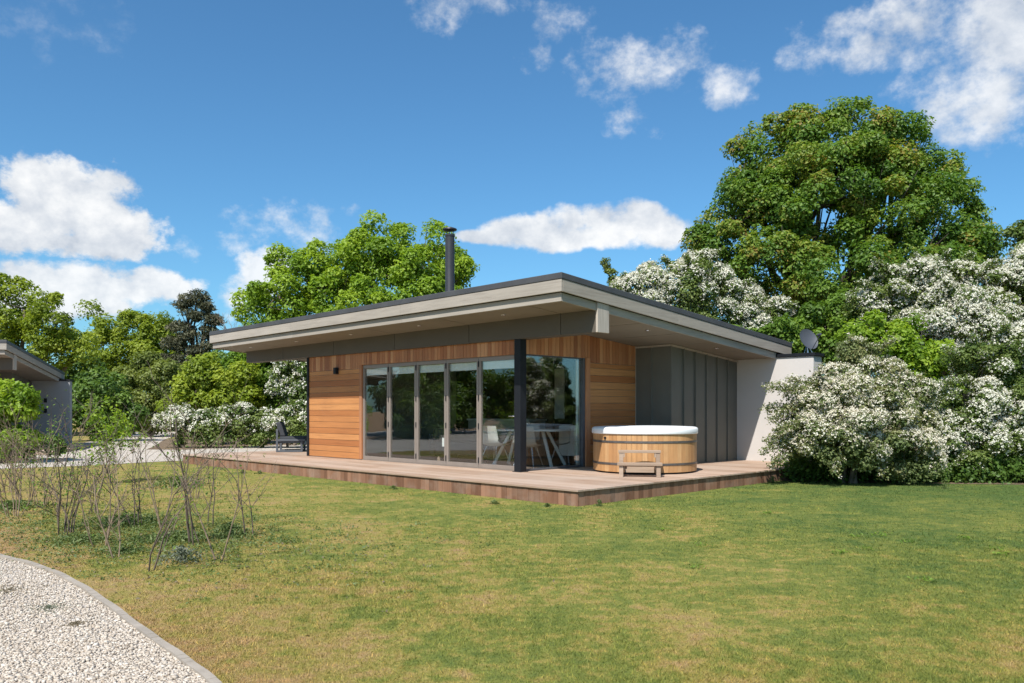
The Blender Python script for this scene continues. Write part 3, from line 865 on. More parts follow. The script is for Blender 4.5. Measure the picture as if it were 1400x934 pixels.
# ------------------------------------------------------------------ saplings in the lawn
def sapling(label, x, y, h, seed, leaf=.03, stems=3, spread=.22, leaves=0, leaf_mat='bush', mat='twig', lean=(0, 0), rad=.0078, twigs=4):
    rng = np.random.default_rng(seed)
    root = empty('sapling', (x, y, 0)); tag(root, label, 'sapling', 'bare saplings planted in the lawn')
    mb = MB(); tips = []

    def grow(p, d, L, r, n):
        k = 5; pts = [p]; dd = d.copy()
        for _ in range(k - 1):
            dd = unit(dd + rng.normal(0, .13, 3) + [0, 0, .03]); pts.append(pts[-1] + dd * L / (k - 1))
        mb.tube(pts, list(np.linspace(r, r * .5, k)), 5, rng.random(), False)
        tips.append((pts[-1], r)); tips.append((pts[-2], r))
        if n:
            for _ in range(twigs if n > 1 else 3):
                i = rng.integers(1, k)
                nd_ = unit(dd + rng.normal(0, .45, 3) * [1, 1, .5])
                if nd_[2] < .1: nd_[2] = abs(nd_[2]) + .1
                grow(pts[i], unit(nd_), L * rng.uniform(.35, .62), max(r * .5, .0022), n - 1)
    for s in range(stems + (stems > 2)):
        a = rng.uniform(0, 6.28)
        d = unit(np.array([math.cos(a) * spread + lean[0], math.sin(a) * spread + lean[1], 1.0]))
        grow(np.array([math.cos(a) * .03 * stems ** .5, math.sin(a) * .03 * stems ** .5, -.03]), d, h * rng.uniform(.6, .85), rad * rng.uniform(.75, 1.15), 2)
    mb.build('stems', M[mat], root, smooth=True)
    leaves = leaves or 70
    if leaves:
        T = np.array([t for t, _ in tips]); n = leaves
        i = rng.integers(0, len(T), n)
        C = T[i] + rng.normal(0, .035, (n, 3)) - np.array([0, 0, 1.]) * rng.random((n, 1)) * h * .12
        Nn = unit(np.array([0, 0, .7]) + rng.normal(size=C.shape) * .6)
        leaf_mesh('leaves', C, Nn, leaf * rng.uniform(.5, 1.4, n), M[leaf_mat], root, rng.random(n), rng, .6)
    return root


SAPS = [
    ('thicket of dark stems with small green leaves, broadest of the saplings', -4.91, 8.95, 1.30, 101, dict(stems=8, spread=.16, leaves=800, mat='twig_d', lean=(-.06, 0))),
    ('sapling with a few stiff stems behind the leafy thicket', -5.56, 10.75, 1.25, 102, dict(stems=5, spread=.2, mat='twig_d', leaves=60)),
    ('pale thin sapling leaning right, third clump from the kerb', -3.62, 7.5, 1.05, 103, dict(stems=2, spread=.2, lean=(.16, 0))),
    ('single dark upright stem with a crossing pale shoot, nearest the kerb', -3.09, 6.92, .98, 104, dict(stems=2, spread=.3, mat='twig_d', lean=(.06, 0), rad=.010)),
    ('tall sapling of three grey stems in the weedy patch', -3.2, 8.23, 1.42, 105, dict(stems=3, spread=.1, mat='twig_d', rad=.009, lean=(-.02, 0), leaves=30)),
    ('slender pale sapling leaning left with forked twigs', -2.66, 7.34, 1.28, 106, dict(stems=2, spread=.08, lean=(-.2, .05), rad=.010)),
    ('small crooked sapling at the right end of the group', -2.84, 8.81, .92, 107, dict(stems=2, spread=.28, mat='twig_d', rad=.010, lean=(-.05, 0))),
    ('sapling with thin spreading stems behind the weedy patch', -4.36, 9.5, 1.18, 108, dict(stems=4, spread=.18, mat='twig_d')),
    ('upright greyish sapling in the middle of the group', -3.80, 9.0, 1.10, 109, dict(stems=3, spread=.14)),
    ('pair of straight brown shoots behind the tall three-stemmed sapling', -3.55, 9.6, 1.12, 110, dict(stems=2, spread=.1, mat='twig_d', leaves=20)),
    ('far left bare bush of many thin twigs beside the gravel path', -8.41, 13.55, 1.15, 111, dict(stems=7, spread=.3, leaves=260)),
    ('twiggy bare bush with scattered leaf buds left of the leafy thicket', -7.23, 12.13, 1.25, 112, dict(stems=6, spread=.22, leaves=260, mat='twig_d')),
    ('low bent sapling between the thicket and the pale leaning one', -4.12, 8.15, .95, 113, dict(stems=3, spread=.26)),
    ('young tree with a bright green leafy head at the path edge', -7.42, 15.2, 1.35, 114, dict(stems=3, spread=.16, leaves=1500, leaf_mat='maple', mat='twig_d', leaf=.06)),
    ('bare twiggy bush farthest left in the lawn', -6.35, 10.4, 1.2, 115, dict(stems=5, spread=.28, leaves=160)),
    ('scrubby sapling with dry leaves at the left edge', -6.6, 11.4, 1.15, 116, dict(stems=5, spread=.25, leaves=300, mat='twig')),
    ('sparse sapling near the left end of the deck', -4.9, 12.6, 1.2, 117, dict(stems=3, spread=.2, mat='twig')),
]
for lb, x, y, h, sd, kw in SAPS:
    sapling(lb, x, y, h, sd, **kw)


def clump(name, label, x, y, w, h, n, mat, seed, L=.05, cat='weed', group=None, wide=.4, up=.5):
    rng = np.random.default_rng(seed)
    root = empty(name, (x, y, 0)); tag(root, label, cat, group)
    r = np.abs(rng.normal(0, .5, n)); a = rng.uniform(0, 6.28, n)
    C = np.stack([np.cos(a) * r * w, np.sin(a) * r * w, np.maximum(.01, rng.random(n) * h * np.exp(-r ** 2 * 1.4))], 1)
    Nn = unit(np.array([0, 0, up]) + rng.normal(size=C.shape) * .7)
    leaf_mesh('leaves', C, Nn, L * rng.uniform(.5, 1.4, n), M[mat], root, rng.random(n), rng, wide)
    return root


def bed_weeds():
    rng = np.random.default_rng(77)
    n = 900
    P = np.stack([rng.normal(-4.2, 1.25, n), rng.normal(9.0, 1.0, n), np.zeros(n)], 1)
    P[:, 0] += -(P[:, 1] - 9.0) * .55
    ok = ~in_poly(P[:, 0], P[:, 1], DRIVE); P = P[ok]; n = len(P); per = 16
    C = np.repeat(P, per, 0) + rng.normal(0, .055, (n * per, 3)); C[:, 2] = np.abs(rng.normal(0, .022, n * per)) + .006
    Nn = unit(np.array([0, 0, .9]) + rng.normal(size=C.shape) * .55)
    o = leaf_mesh('low_weeds', C, Nn, .026 * rng.uniform(.5, 1.5, len(C)), M['weed'], None, np.repeat(rng.random(n), per) * .8 + rng.random(len(C)) * .3, rng, .5)
    tag(o, 'thin low weeds scattered through the grass among the saplings', 'weeds', kind='stuff')
    spots = [gnd(*q) for q in ((1172, 735), (1185, 752), (1150, 758), (1205, 733), (1368, 760), (1360, 752), (962, 748), (905, 726), (950, 777), (1050, 703), (1265, 795), (1320, 738), (1240, 742))]
    P = np.array([(x, y, 0) for x, y in spots])
    C2 = np.repeat(P, 26, 0) + rng.normal(0, .04, (26 * len(P), 3)); C2[:, 2] = rng.uniform(.010, .035, len(C2))
    leaf_mesh('lawn_weeds', C2, unit(np.array([0, 0, .8]) + rng.normal(size=C2.shape) * .5),   .036 * rng.uniform(.5, 1.4, len(C2)), M['bush'], None, rng.random(len(C2)), rng, .4)
    tag(bpy.data.objects['lawn_weeds'], 'small broadleaf weeds scattered over the open lawn', 'weeds', kind='stuff')
    n = 1800
    C = np.stack([rng.normal(-3.6, 1.3, n), rng.normal(8.0, 1.0, n), rng.uniform(.004, .02, n)], 1)
    C[:, 0] += -(C[:, 1] - 8.0) * .5
    C = C[~in_poly(C[:, 0], C[:, 1], DRIVE)]
    o = leaf_mesh('leaf_litter', C, unit(np.array([0, 0, 1.]) + rng.normal(size=C.shape) * .35), .03 * rng.uniform(.5, 1.4, len(C)), M['dry'], None, rng.random(len(C)), rng, .5)
    tag(o, 'dry brown leaf litter on the ground around the saplings', 'leaf litter', kind='stuff')


bed_weeds()
WG = 'weed clumps among the saplings'
for i, (lb, x, y, w, h, n, mat, L) in enumerate([
        ('dense dark green weed clump beside the small crooked sapling', -3.02, 8.75, .26, .16, 900, 'weed', .04),
        ('grey-green feathery clump at the front of the weedy patch', -2.98, 7.35, .22, .14, 800, 'weed_g', .03),
        ('leafy weed mat around the foot of the tall three-stemmed sapling', -3.5, 8.5, .5, .10, 1300, 'weed', .04),
        ('sprawling green weeds behind the leafy thicket', -4.6, 9.7, .6, .12, 1300, 'weed', .045),
        ('patch of green weeds at the far left of the lawn', -6.9, 11.2, .7, .12, 1300, 'weed', .045),
        ('low weeds at the foot of the leafy thicket', -4.4, 8.4, .5, .08, 1000, 'weed', .035),
        ('green weed patch near the gravel path edge', -6.0, 14.6, .7, .18, 1200, 'weed', .05),
        ('thin weeds in front of the pale leaning sapling', -3.75, 7.8, .4, .05, 700, 'weed', .03)]):
    clump('weed_clump', lb, x, y, w, h, n, mat, 130 + i, L, group=WG)
TG = 'weed tufts at the foot of the deck'
for i, (lb, px, py, w, h) in enumerate([
        ('bright weed tuft by the front corner of the deck', 819, 692, .10, .12), ('tiny weed tuft left of the deck corner', 748, 693, .10, .07),
        ('weed tuft at the skirt near the left end of the deck', 333, 647, .12, .10), ('low weed tuft beside another at the left end of the skirt', 356, 648, .14, .10),
        ('weed tuft below the middle folding doors', 538, 669, .14, .09), ('small weed tuft below the corner post', 676, 689, .12, .08),
        ('grassy tuft at the deck end under the cream hawthorn', 1056, 660, .16, .16), ('grassy tuft in front of the fresh green sapling', 1290, 668, .18, .2)]):
    x, y = gnd(px, py)
    clump('weed_tuft', lb, x, y - .03, w * .7, h * .8, 200, 'weed', 150 + i, .035, group=TG, wide=.25)
for i, (lb, x, y, w, h, mat) in enumerate([
        ('grey moss patch on the gravel close to the kerb', -3.15, 5.55, .22, .03, 'weed_g'), ('dry grey weed mat on the gravel drive', -3.75, 6.1, .35, .035, 'dry'),
        ('yellow-green moss patch on the gravel at the left edge', -3.9, 6.0, .25, .03, 'olive'), ('dry weeds at the top of the gravel drive', -4.35, 6.75, .5, .035, 'dry'),
        ('small moss patch on the gravel lower left', -3.65, 5.45, .13, .02, 'olive'), ('small dry weed on the open gravel', -2.75, 5.15, .1, .02, 'dry')]):
    clump('moss_patch', lb, x, y, w, h, 420, mat, 170 + i, .014, 'moss', 'moss and dry weeds on the gravel', .4)


# ------------------------------------------------------------------ the lodge
# local axes: x along the folding-door front (to the right), y towards the back, z up
FALL = .0857


def soff(x, y):                       # underside of the roof edge
    return 3.09 - FALL * (y + 1.0) - .0065 * (1.9 - x)


rb = random.Random(3)


def boards_h(mb, x0, x1, y0, y1, z0, z1, pitch=.14, axis='x', proud=.02):
    z = z0
    while z < z1 - .02:
        zt = min(z + pitch - .007, z1)
        o = rb.uniform(-.0015, .0015)
        # boards come in lengths, now and then with a butt joint
        if axis == 'x':
            mb.box(x0, x1, y0 + o, y1, z, zt, rb.random())
        else:
            mb.box(x0, x1 + o, y0, y1, z, zt, rb.random())
        z += pitch


def boards_v(mb, a0, a1, c0, c1, z0, ztop, pitch=.14, axis='x'):
    """standing boards along x (front) or y (side); ztop may be a function of (x, y)"""
    a = a0
    while a < a1 - .01:
        b_ = min(a + pitch - .006, a1); o = rb.uniform(-.0015, .0015)
        if axis == 'x':
            t = [ztop(a, c0), ztop(b_, c0)] if callable(ztop) else [ztop] * 2
            mb.hexa([(a, c0 + o, z0), (b_, c0 + o, z0), (b_, c1, z0), (a, c1, z0), (a, c0 + o, t[0]), (b_, c0 + o, t[1]), (b_, c1, t[1]), (a, c1, t[0])], rb.random())
        else:
            t = [ztop(c1, a), ztop(c1, b_)] if callable(ztop) else [ztop] * 2
            mb.hexa([(c0, a, z0), (c1 + o, a, z0), (c1 + o, b_, z0), (c0, b_, z0), (c0, a, t[0]), (c1 + o, a, t[0]), (c1 + o, b_, t[1]), (c0, b_, t[1])], rb.random())
        a += pitch


RX0, RX1, RY0, RY1 = -10.62, 1.94, -1.06, 6.68


def roof_parts(root, detailed=True, ya=5.0):
    f = soff
    mb = MB(); mb.slab(RX0 - .01, RX1 + .01, RY0 - .01, RY1, f, .335, .44, .5)
    rf = mb.build('roof', M['membrane'], root, bevel=.012)
    # upper fascia boards
    mb = MB()
    xs = np.linspace(RX0, RX1, 4)
    for i in range(3):
        mb.slab(xs[i] + .0015, xs[i + 1] - .0015, RY0, RY0 + .035, f, .14, .333)
    ys = [RY0 + .037, 2.2, RY1 - .03]
    for i in range(2):
        mb.slab(RX1 - .035, RX1, ys[i], ys[i + 1] - .003, f, .14, .333)
        mb.slab(RX0, RX0 + .035, ys[i], ys[i + 1] - .003, f, .14, .333)
    mb.build('upper_fascia', M['fascia'], root, bevel=.003)
    mb = MB()
    xs = np.linspace(RX0 + .06, RX1 - .06, 4)
    for i in range(3):
        mb.slab(xs[i] + .0015, xs[i + 1] - .0015, RY0 + .06, RY0 + .095, f, 0, .136)
    for y0, y1 in ((RY0 + .097, -.125), (.185, 3.1), (3.103, 6.05)):
        mb.slab(RX1 - .095, RX1 - .06, y0, y1, f, 0, .136)
    mb.slab(RX0 + .06, RX0 + .095, RY0 + .097, 6.05, f, 0, .136)
    mb.build('lower_fascia', M['fascia'], root, bevel=.003)
    # ceiling under the overhang, with open joints
    mb = MB()
    SE = [RX0 + .096, -8.43, -6.08, -3.70, -1.30, 1.08, RX1 - .096]
    for i in range(6):
        mb.slab(SE[i] + .011, SE[i + 1] - .011, RY0 + .096, -.128, f, .02, .04)
    YS = [.19, 1.25, 2.45, 3.65, 4.85, 6.04]
    for i in range(5):
        mb.slab(.02, RX1 - .096, YS[i] + .011, YS[i + 1] - .011, f, .02, .04)
        mb.slab(RX0 + .096, -7.45, YS[i] + .011, YS[i + 1] - .011, f, .02, .04)
    mb.build('soffit', M['soffit'], root)
    mb = MB(); mb.slab(RX0 + .1, RX1 - .1, RY0 + .1, 6.6, f, .06, .325); mb.build('roof_core', M['seam'], root)
    # header beam
    mb = MB()
    XB = [-10.42, -8.43, -6.08, -3.70, -1.30, 1.08, 1.86]
    for i in range(6):
        mb.hexa([(XB[i] + .007, -.12, 2.66), (XB[i + 1] - .007, -.12, 2.66), (XB[i + 1] - .007, .16, 2.66), (XB[i] + .007, .16, 2.66)] +
                [(x, y, f(x, y) + .05) for x, y in ((XB[i] + .007, -.12), (XB[i + 1] - .007, -.12), (XB[i + 1] - .007, .16), (XB[i] + .007, .16))])
    hb = mb.build('header_beam', M['header'], root)
    mb = MB()
    mb.hexa([(1.861, -.123, 2.655), (1.905, -.123, 2.655), (1.905, .18, 2.655), (1.861, .18, 2.655)] + [(x, y, f(x, y) + .135) for x, y in ((1.861, -.123), (1.905, -.123), (1.905, .18), (1.861, .18))])
    mb.build('end_board', M['cap_end'], hb, bevel=.004)
    return rf


lodge = empty('lodge', (LX, LY, 0), YAW)
tag(lodge, 'cedar clad flat-roofed lodge with folding glass doors on a timber deck', 'house')
roof = roof_parts(lodge)

# walls behind the boards
mb = MB()
mb.box(-7.30, -5.10, .0, .16, .2, 2.70); mb.box(-5.10, -.02, .06, .16, 2.40, 2.70)
mb.box(-7.30, -7.16, .16, 6.3, .2, 2.7)
mb.box(-.16, -.005, 1.80, 3.6, .2, 2.72)
mb.box(-.16, -.005, .16, 1.80, 2.40, 2.86)
mb.hexa([(-.16, 1.80, 2.72), (-.005, 1.80, 2.72), (-.005, 3.44, 2.70), (-.16, 3.44, 2.70), (-.16, 1.80, soff(0, 1.8)), (-.005, 1.80, soff(0, 1.8)), (-.005, 3.44, soff(0, 3.44)), (-.16, 3.44, soff(0, 3.44))])
mb.box(-7.16, .0, 6.15, 6.3, .2, 2.6)
mb.build('wall', M['wall_in'], lodge)

mb = MB()
boards_h(mb, -7.315, -5.165, -.025, -.002, .25, 2.304)
mb.build('lying_cladding', M['cedar_h'], lodge, bevel=.002)
mb = MB(); boards_h(mb, .0, .022, 1.93, 3.44, .25, 2.304, axis='y'); mb.build('lying_cladding', M['cedar_h'], lodge, bevel=.002)
mb = MB()
boards_v(mb, -7.315, -5.165, -.027, -.002, 2.312, 2.658, .1)
boards_v(mb, -5.165, -.06, -.027, .055, 2.392, 2.658, .1)
mb.build('standing_cladding', M['cedar_v'], lodge, bevel=.002)
mb = MB()
boards_v(mb, .085, 1.93, .0, .024, 2.40, lambda x, y: soff(x, y) + .018, .105, 'y')
boards_v(mb, 1.93, 3.44, .0, .024, 2.312, lambda x, y: soff(x, y) + .018, .105, 'y')
mb.build('standing_cladding', M['cedar_v'], lodge, bevel=.002)
mb = MB()
mb.box(-5.163, -5.07, -.026, .06, .25, 2.388)
mb.build('door_reveal', M['cedar_v'], lodge, bevel=.003)
mb = MB(); mb.box(-.1, .045, 1.80, 1.925, .24, 2.398)
mb.build('window_reveal', M['cedar_v'], lodge, bevel=.003)
mb = MB(); mb.box(-7.40, -7.318, -.05, .25, .237, 2.66); mb.build('end_fin', M['steel'], lodge, bevel=.003)
mb = MB(); mb.box(0.0, .03, 3.442, 3.452, .25, 2.70); mb.build('edge_trim', M['cap_end'], lodge)
mb = MB(); mb.box(-.085, .075, -.095, .065, .236, 2.658); mb.box(-.11, .10, -.12, .09, .236, .246)
mb.build('corner_post', M['steel'], lodge, bevel=.004)

# five folding door panels
PX = [-5.065, -4.09, -3.115, -2.14, -1.165, -.10]
for i in range(5):
    x0, x1 = PX[i] + .004, PX[i + 1] - .004
    mb = MB(); fw = .058
    ya, yb = .012, .07
    mb.box(x0, x0 + fw, ya, yb, .252, 2.378); mb.box(x1 - fw, x1, ya, yb, .252, 2.378)
    mb.box(x0 + fw, x1 - fw, ya, yb, .252, .252 + .075); mb.box(x0 + fw, x1 - fw, ya, yb, 2.378 - .07, 2.378)
    dp = mb.build('door_panel', M['alu'], lodge, bevel=.003)
    mb = MB(); mb.box(x0 + fw, x1 - fw, .036, .042, .328, 2.307); mb.build('pane', M['glass'], dp)
    mb = MB(); mb.box(x0 + fw, x1 - fw, .075, .105, 2.15, 2.30); mb.build('blind', M['blind'], dp)
    if i:
        for z in (.34, 1.0, 1.55, 2.2):
            mb = MB(); mb.tube([(x0 - .004, .004, z), (x0 - .004, .004, z + .11)], .012, 8)
            mb.build('hinge', M['steel'], dp)
    if i == 4:
        mb = MB()
        mb.box(x1 - .045, x1 - .012, -.002, .012, 1.10, 1.34)
        mb.tube([(x1 - .028, .0, 1.25), (x1 - .028, -.05, 1.25), (x1 - .05, -.055, 1.25), (x1 - .16, -.055, 1.248)], .010, 8)
        mb.build('handle', M['chrome'], dp)
mb = MB(); mb.box(-5.07, -.09, .0, .09, .2365, .250); mb.build('door_track', M['alu'], lodge)
mb = MB(); mb.box(-5.068, -.09, .008, .075, 2.380, 2.391)
mb.build('door_track', M['alu'], lodge)
# side window
mb = MB()
mb.box(-.07, -.012, .10, .13, .24, 2.395); mb.box(-.07, .012, 1.735, 1.798, .24, 2.395); mb.box(-.07, -.012, .131, 1.734, .24, .275); mb.box(-.07, -.012, .131, 1.734, 2.375, 2.397)
wn = mb.build('window', M['frame_gr'], lodge)
mb = MB(); mb.box(-.045, -.039, .131, 1.734, .276, 2.374); mb.build('pane', M['glass_corner'], wn)
mb = MB(); mb.box(-.11, -.08, 1.66, 1.70, .28, 2.36); mb.build('blind_rail', M['blind'], wn)

# standing seam box and pale wall
mb = MB()


def seam_h(x, y): return soff(x, y) + .015


x1 = .92
mb.hexa([(-.1, 3.455, .236), (x1, 3.455, .236), (x1, 6.06, .236), (-.1, 6.06, .236)] + [(x, y, seam_h(x, y)) for x, y in ((-.1, 3.455), (x1, 3.455), (x1, 6.06), (-.1, 6.06))])
bx = mb.build('metal_cladding', M['metal'], lodge)
mb = MB()
for k in range(1, 6):
    y = 3.455 + k * .435
    mb.hexa([(x1 + .001, y - .012, .24), (x1 + .032, y - .012, .24), (x1 + .032, y + .012, .24), (x1 + .001, y + .012, .24)] + [(a, c, seam_h(a, c) - .03) for a, c in ((x1 + .001, y - .012), (x1 + .032, y - .012), (x1 + .032, y + .012), (x1 + .001, y + .012))])
mb.hexa([(.42, 3.424, .24), (.444, 3.424, .24), (.444, 3.454, .24), (.42, 3.454, .24)] + [(a, c, seam_h(a, c) - .03) for a, c in ((.42, 3.424), (.444, 3.424), (.444, 3.454), (.42, 3.454))])
mb.hexa([(x1 - .03, 3.44, .24), (x1 + .012, 3.44, .24), (x1 + .012, 3.47, .24), (x1 - .03, 3.47, .24)] + [(a, c, seam_h(a, c) - .02) for a, c in ((x1 - .03, 3.44), (x1 + .012, 3.44), (x1 + .012, 3.47), (x1 - .03, 3.47))])
mb.build('seam', M['metal'], bx)
mb = MB()
mb.slab(x1 + .002, x1 + .03, 3.43, 6.05, soff, -.025, .012); mb.slab(.03, x1 + .03, 3.415, 3.438, soff, -.025, .012)
mb.build('top_trim', M['cap_end'], bx)

mb = MB(); mb.box(.5, 2.72, 6.062, 6.46, .0, 2.515)
pw = mb.build('rendered_wall', M['render'], lodge, bevel=.006)
mb = MB(); mb.box(1.885, 2.76, 6.03, 6.50, 2.517, 2.585); mb.build('coping', M['steel'], pw, bevel=.004)

# interior shell
mb = MB()
y = .17
while y < 6.1:
    mb.box(-7.15, -.17, y, y + .135, .20, .243, random.random()); y += .14
mb.build('floor', M['floor_in'], lodge)
mb = MB(); mb.box(-7.15, -.17, .17, 6.14, 2.62, 2.66); mb.build('ceiling', M['wall_in'], lodge)
mb = MB(); mb.box(-3.0, -1.1, 4.9, 5.0, .245, 2.6); mb.box(-7.14, -3.4, 4.6, 4.66, .245, 2.61); mb.build('dark_partition', M['dark_in'], lodge)

# flue
fx_, fy_ = -4.36, 2.0
mb = MB(); zb = soff(fx_, fy_) + .43
mb.lathe([(.001, zb), (.19, zb), (.13, zb + .16), (.112, zb + .2), (.109, 5.50), (.12, 5.505), (.12, 5.55), (.10, 5.555), (.001, 5.55)], 28, (fx_, fy_))
fl = mb.build('flue', M['flue'], lodge, smooth=True, angle=35)
mb = MB(); mb.lathe([(.001, 5.63), (.15, 5.645), (.172, 5.665), (.16, 5.69), (.06, 5.725), (.001, 5.735)], 28, (fx_, fy_))
for k in range(3):
    a = k * 2.1 + .4
    mb.bar((fx_ + .09 * math.cos(a), fy_ + .09 * math.sin(a), 5.53), (fx_ + .09 * math.cos(a), fy_ + .09 * math.sin(a), 5.655), .012, .012, up=(1, 0, 0))
mb.build('cap', M['flue'], fl, smooth=True, angle=40)

# wall light beside the doors and small downlights in the soffit
mb = MB(); mb.box(-6.10, -6.0, -.115, -.03, 2.215, 2.365); mb.box(-6.085, -6.015, -.1, -.04, 2.366, 2.369)
mb.build('wall_light', M['steel'], lodge, bevel=.004)
for x, y in ((1.45, 1.9), (1.45, 4.3), (.1, -.55), (-2.3, -.55), (-4.7, -.55), (-7.0, -.55), (-9.3, -.55)):
    mb = MB(); z = soff(x, y) + .018
    mb.lathe([(.001, z - .004), (.026, z - .004), (.03, z - .012), (.042, z - .010), (.046, z)], 20, (x, y))
    mb.build('downlight', M['chrome'], lodge, smooth=True)
mb = MB(); mb.box(-2.36, -2.27, .09, .11, .62, .80); mb.build('socket_plate', M['white'], lodge, bevel=.004)

# ------------------------------------------------------------------ deck
deck = empty('timber_deck', (LX, LY, 0), YAW)
tag(deck, 'weathered timber deck with a vertical board skirt around the lodge', 'deck')
mb = MB()
DX0, DX1, DY0 = -10.41, 3.0, -1.90
y = DY0
rd = random.Random(8)
while y < 6.0:
    y2 = y + .134
    cuts = [DX0] + sorted(rd.uniform(DX0 + 1.2, DX1 - 1.2) for _ in range(2)) + [DX1]
    for a, c in zip(cuts[:-1], cuts[1:]):
        if c - a < .1: continue
        if y > .2:              # nothing under the room
            for p, q in ((a, min(c, -7.42)), (max(a, -.02), c)):
                if q - p > .05: mb.box(p + .001, q - .001, y, y2, .207, DECK + rd.uniform(-.001, .001), rd.random())
        else:
            mb.box(a + .001, c - .001, y, y2, .207, DECK + rd.uniform(-.001, .001), rd.random())
    y += .14
mb.build('deck_boards', M['deck'], deck, bevel=.003)
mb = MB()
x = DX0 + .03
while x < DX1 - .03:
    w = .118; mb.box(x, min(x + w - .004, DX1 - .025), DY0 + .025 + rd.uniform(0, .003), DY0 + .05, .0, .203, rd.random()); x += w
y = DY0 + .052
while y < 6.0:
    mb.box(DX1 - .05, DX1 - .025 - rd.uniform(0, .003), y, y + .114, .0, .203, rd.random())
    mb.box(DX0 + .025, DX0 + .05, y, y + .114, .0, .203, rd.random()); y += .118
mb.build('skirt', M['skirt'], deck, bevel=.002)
mb = MB(); mb.box(DX0 + .06, DX1 - .06, DY0 + .06, 6.0, .02, .195); mb.build('joists', M['seam'], deck)

# ------------------------------------------------------------------ hot tub
TX, TY, TR = 1.45, 1.80, .95


def L2W(x, y, z=DECK):
    return HOUSE_M @ Vector((x, y, z))


tub = empty('hot_tub', L2W(TX, TY, DECK + .001), YAW)
tag(tub, 'round cedar stave hot tub with a white lid and dark metal hoops', 'hot tub')
mb = MB(); ns = 64; rs = random.Random(4)
for k in range(ns):
    a0, a1 = 2 * math.pi * k / ns + .0014, 2 * math.pi * (k + 1) / ns - .0014
    ri, ro = TR - .04, TR
    p = []
    for z in (.0, .70):
        for r_, a in ((ri, a0), (ro, a0), (ro, a1), (ri, a1)):
            p.append((r_ * math.cos(a), r_ * math.sin(a), z + (.03 if z == 0 else 0)))
    mb.hexa(p, rs.random())
body = mb.build('stave_wall', M['stave'], tub, bevel=.002)
mb = MB(); mb.lathe([(.001, .0), (TR - .05, .0), (TR - .05, .03), (TR - .045, .06)], 48); mb.lathe([(TR - .042, .03), (TR - .042, .69), (.001, .69)], 48)
mb.build('liner', M['seam'], tub)
for z in (.155, .545):
    mb = MB(); mb.lathe([(TR + .002, z), (TR + .008, z + .001), (TR + .008, z + .037), (TR + .002, z + .038)], 96)
    mb.build('hoop', M['hoop'], tub, smooth=True, angle=30)
mb = MB()
rr = TR + .025
mb.lathe([(rr - .03, .698), (rr - .006, .700), (rr, .712), (rr, .782), (rr - .012, .806), (rr - .05, .822), (rr - .3, .832), (.35, .838), (.001, .84)], 96)
mb.build('lid', M['lid'], tub, smooth=True)
mb = MB(); a = math.atan2(-1.0, -.29) + .1
d = Vector((math.cos(a), math.sin(a), 0))
mb.tube([d * (TR - .01) + Vector((0, 0, .63)), d * (TR + .025) + Vector((0, 0, .63))], .022, 12)
mb.build('vent_knob', M['steel'], tub)

# step in front of the tub
sx, sy, _ = L2W(2.18, .66)
step = empty('tub_step', (sx, sy, DECK + .001), R(-8))
tag(step, 'weathered two-tread timber step in front of the hot tub', 'step')
for z, y0, y1, w in ((.195, -.22, .03, .375), (.395, .035, .25, .36)):
    mb = MB()
    mb.box(-w, w, y0, (y0 + y1) / 2 - .003, z, z + .042); mb.box(-w, w, (y0 + y1) / 2 + .003, y1, z, z + .042)
    mb.build('tread', M['step'], step, bevel=.004)
for s in (-1, 1):
    xa, xb = sorted((s * .345, s * .275))
    for y0, h in ((-.19, .194), (.045, .394), (.19, .394)):
        mb = MB(); mb.box(xa, xb, y0, y0 + .045, 0, h); mb.build('leg', M['step'], step, bevel=.003)
    mb = MB(); xc, xd = sorted((s * .274, s * .25)); mb.box(xc, xd, -.145, .235, .12, .19); mb.box(xc, xd, .04, .235, .32, .39); mb.build('side_rail', M['step'], step, bevel=.003)
mb = MB(); mb.box(-.249, .249, .20, .225, .05, .15); mb.build('back_rail', M['step'], step, bevel=.003)

# ------------------------------------------------------------------ satellite dish on the pale wall
p = L2W(2.50, 6.28, 2.586)
dish = empty('satellite_dish', p, R(0))
tag(dish, 'grey satellite dish standing on the pale wall behind the roof end', 'satellite dish')
mb = MB()
vs, fs = [], []
nr, na = 8, 36
tilt = Matrix.Rotation(R(66), 4, 'X') @ Matrix.Rotation(0, 4, 'Z')
T0 = Matrix.Translation((0, -.05, .31)) @ Matrix.Rotation(R(20), 4, 'Z') @ tilt
for side in (0, 1):
    for i in range(nr + 1):
        for k in range(na):
            r_ = i / nr; a = 2 * math.pi * k / na
            v = T0 @ Vector((.225 * r_ * math.cos(a), .245 * r_ * math.sin(a), .065 * r_ * r_ - .065 - side * .006))
            vs.append(v)
for side in (0, 1):
    o_ = side * (nr + 1) * na
    for i in range(nr):
        for k in range(na):
            q = (o_ + i * na + k, o_ + i * na + (k + 1) % na, o_ + (i + 1) * na + (k + 1) % na, o_ + (i + 1) * na + k)
            fs.append(q if side == 0 else q[::-1])
for k in range(na):
    fs.append((nr * na + k, nr * na + (k + 1) % na, (nr + 1) * na + nr * na + (k + 1) % na, (nr + 1) * na + nr * na + k))
mb.add(vs, fs, .5); mb.build('reflector', M['dish'], dish, smooth=True, angle=40)
mb = MB()
mb.tube([(0, .02, .0), (0, .04, .31)], .018, 10); mb.tube([(-.09, -.02, .0), (0, .04, .2)], .012, 8); mb.tube([(.09, -.02, 0), (0, .04, .2)], .012, 8)
mb.build('mast', M['chrome'], dish)
mb = MB()
tip = T0 @ Vector((0, -.08, .36)); root_ = T0 @ Vector((0, -.245, .0))
mb.tube([root_, tip], .010, 8); mb.tube([tip, tip + (T0.to_3x3() @ Vector((0, .02, -.09)))], .026, 12)
mb.build('receiver_arm', M['dish'], dish)

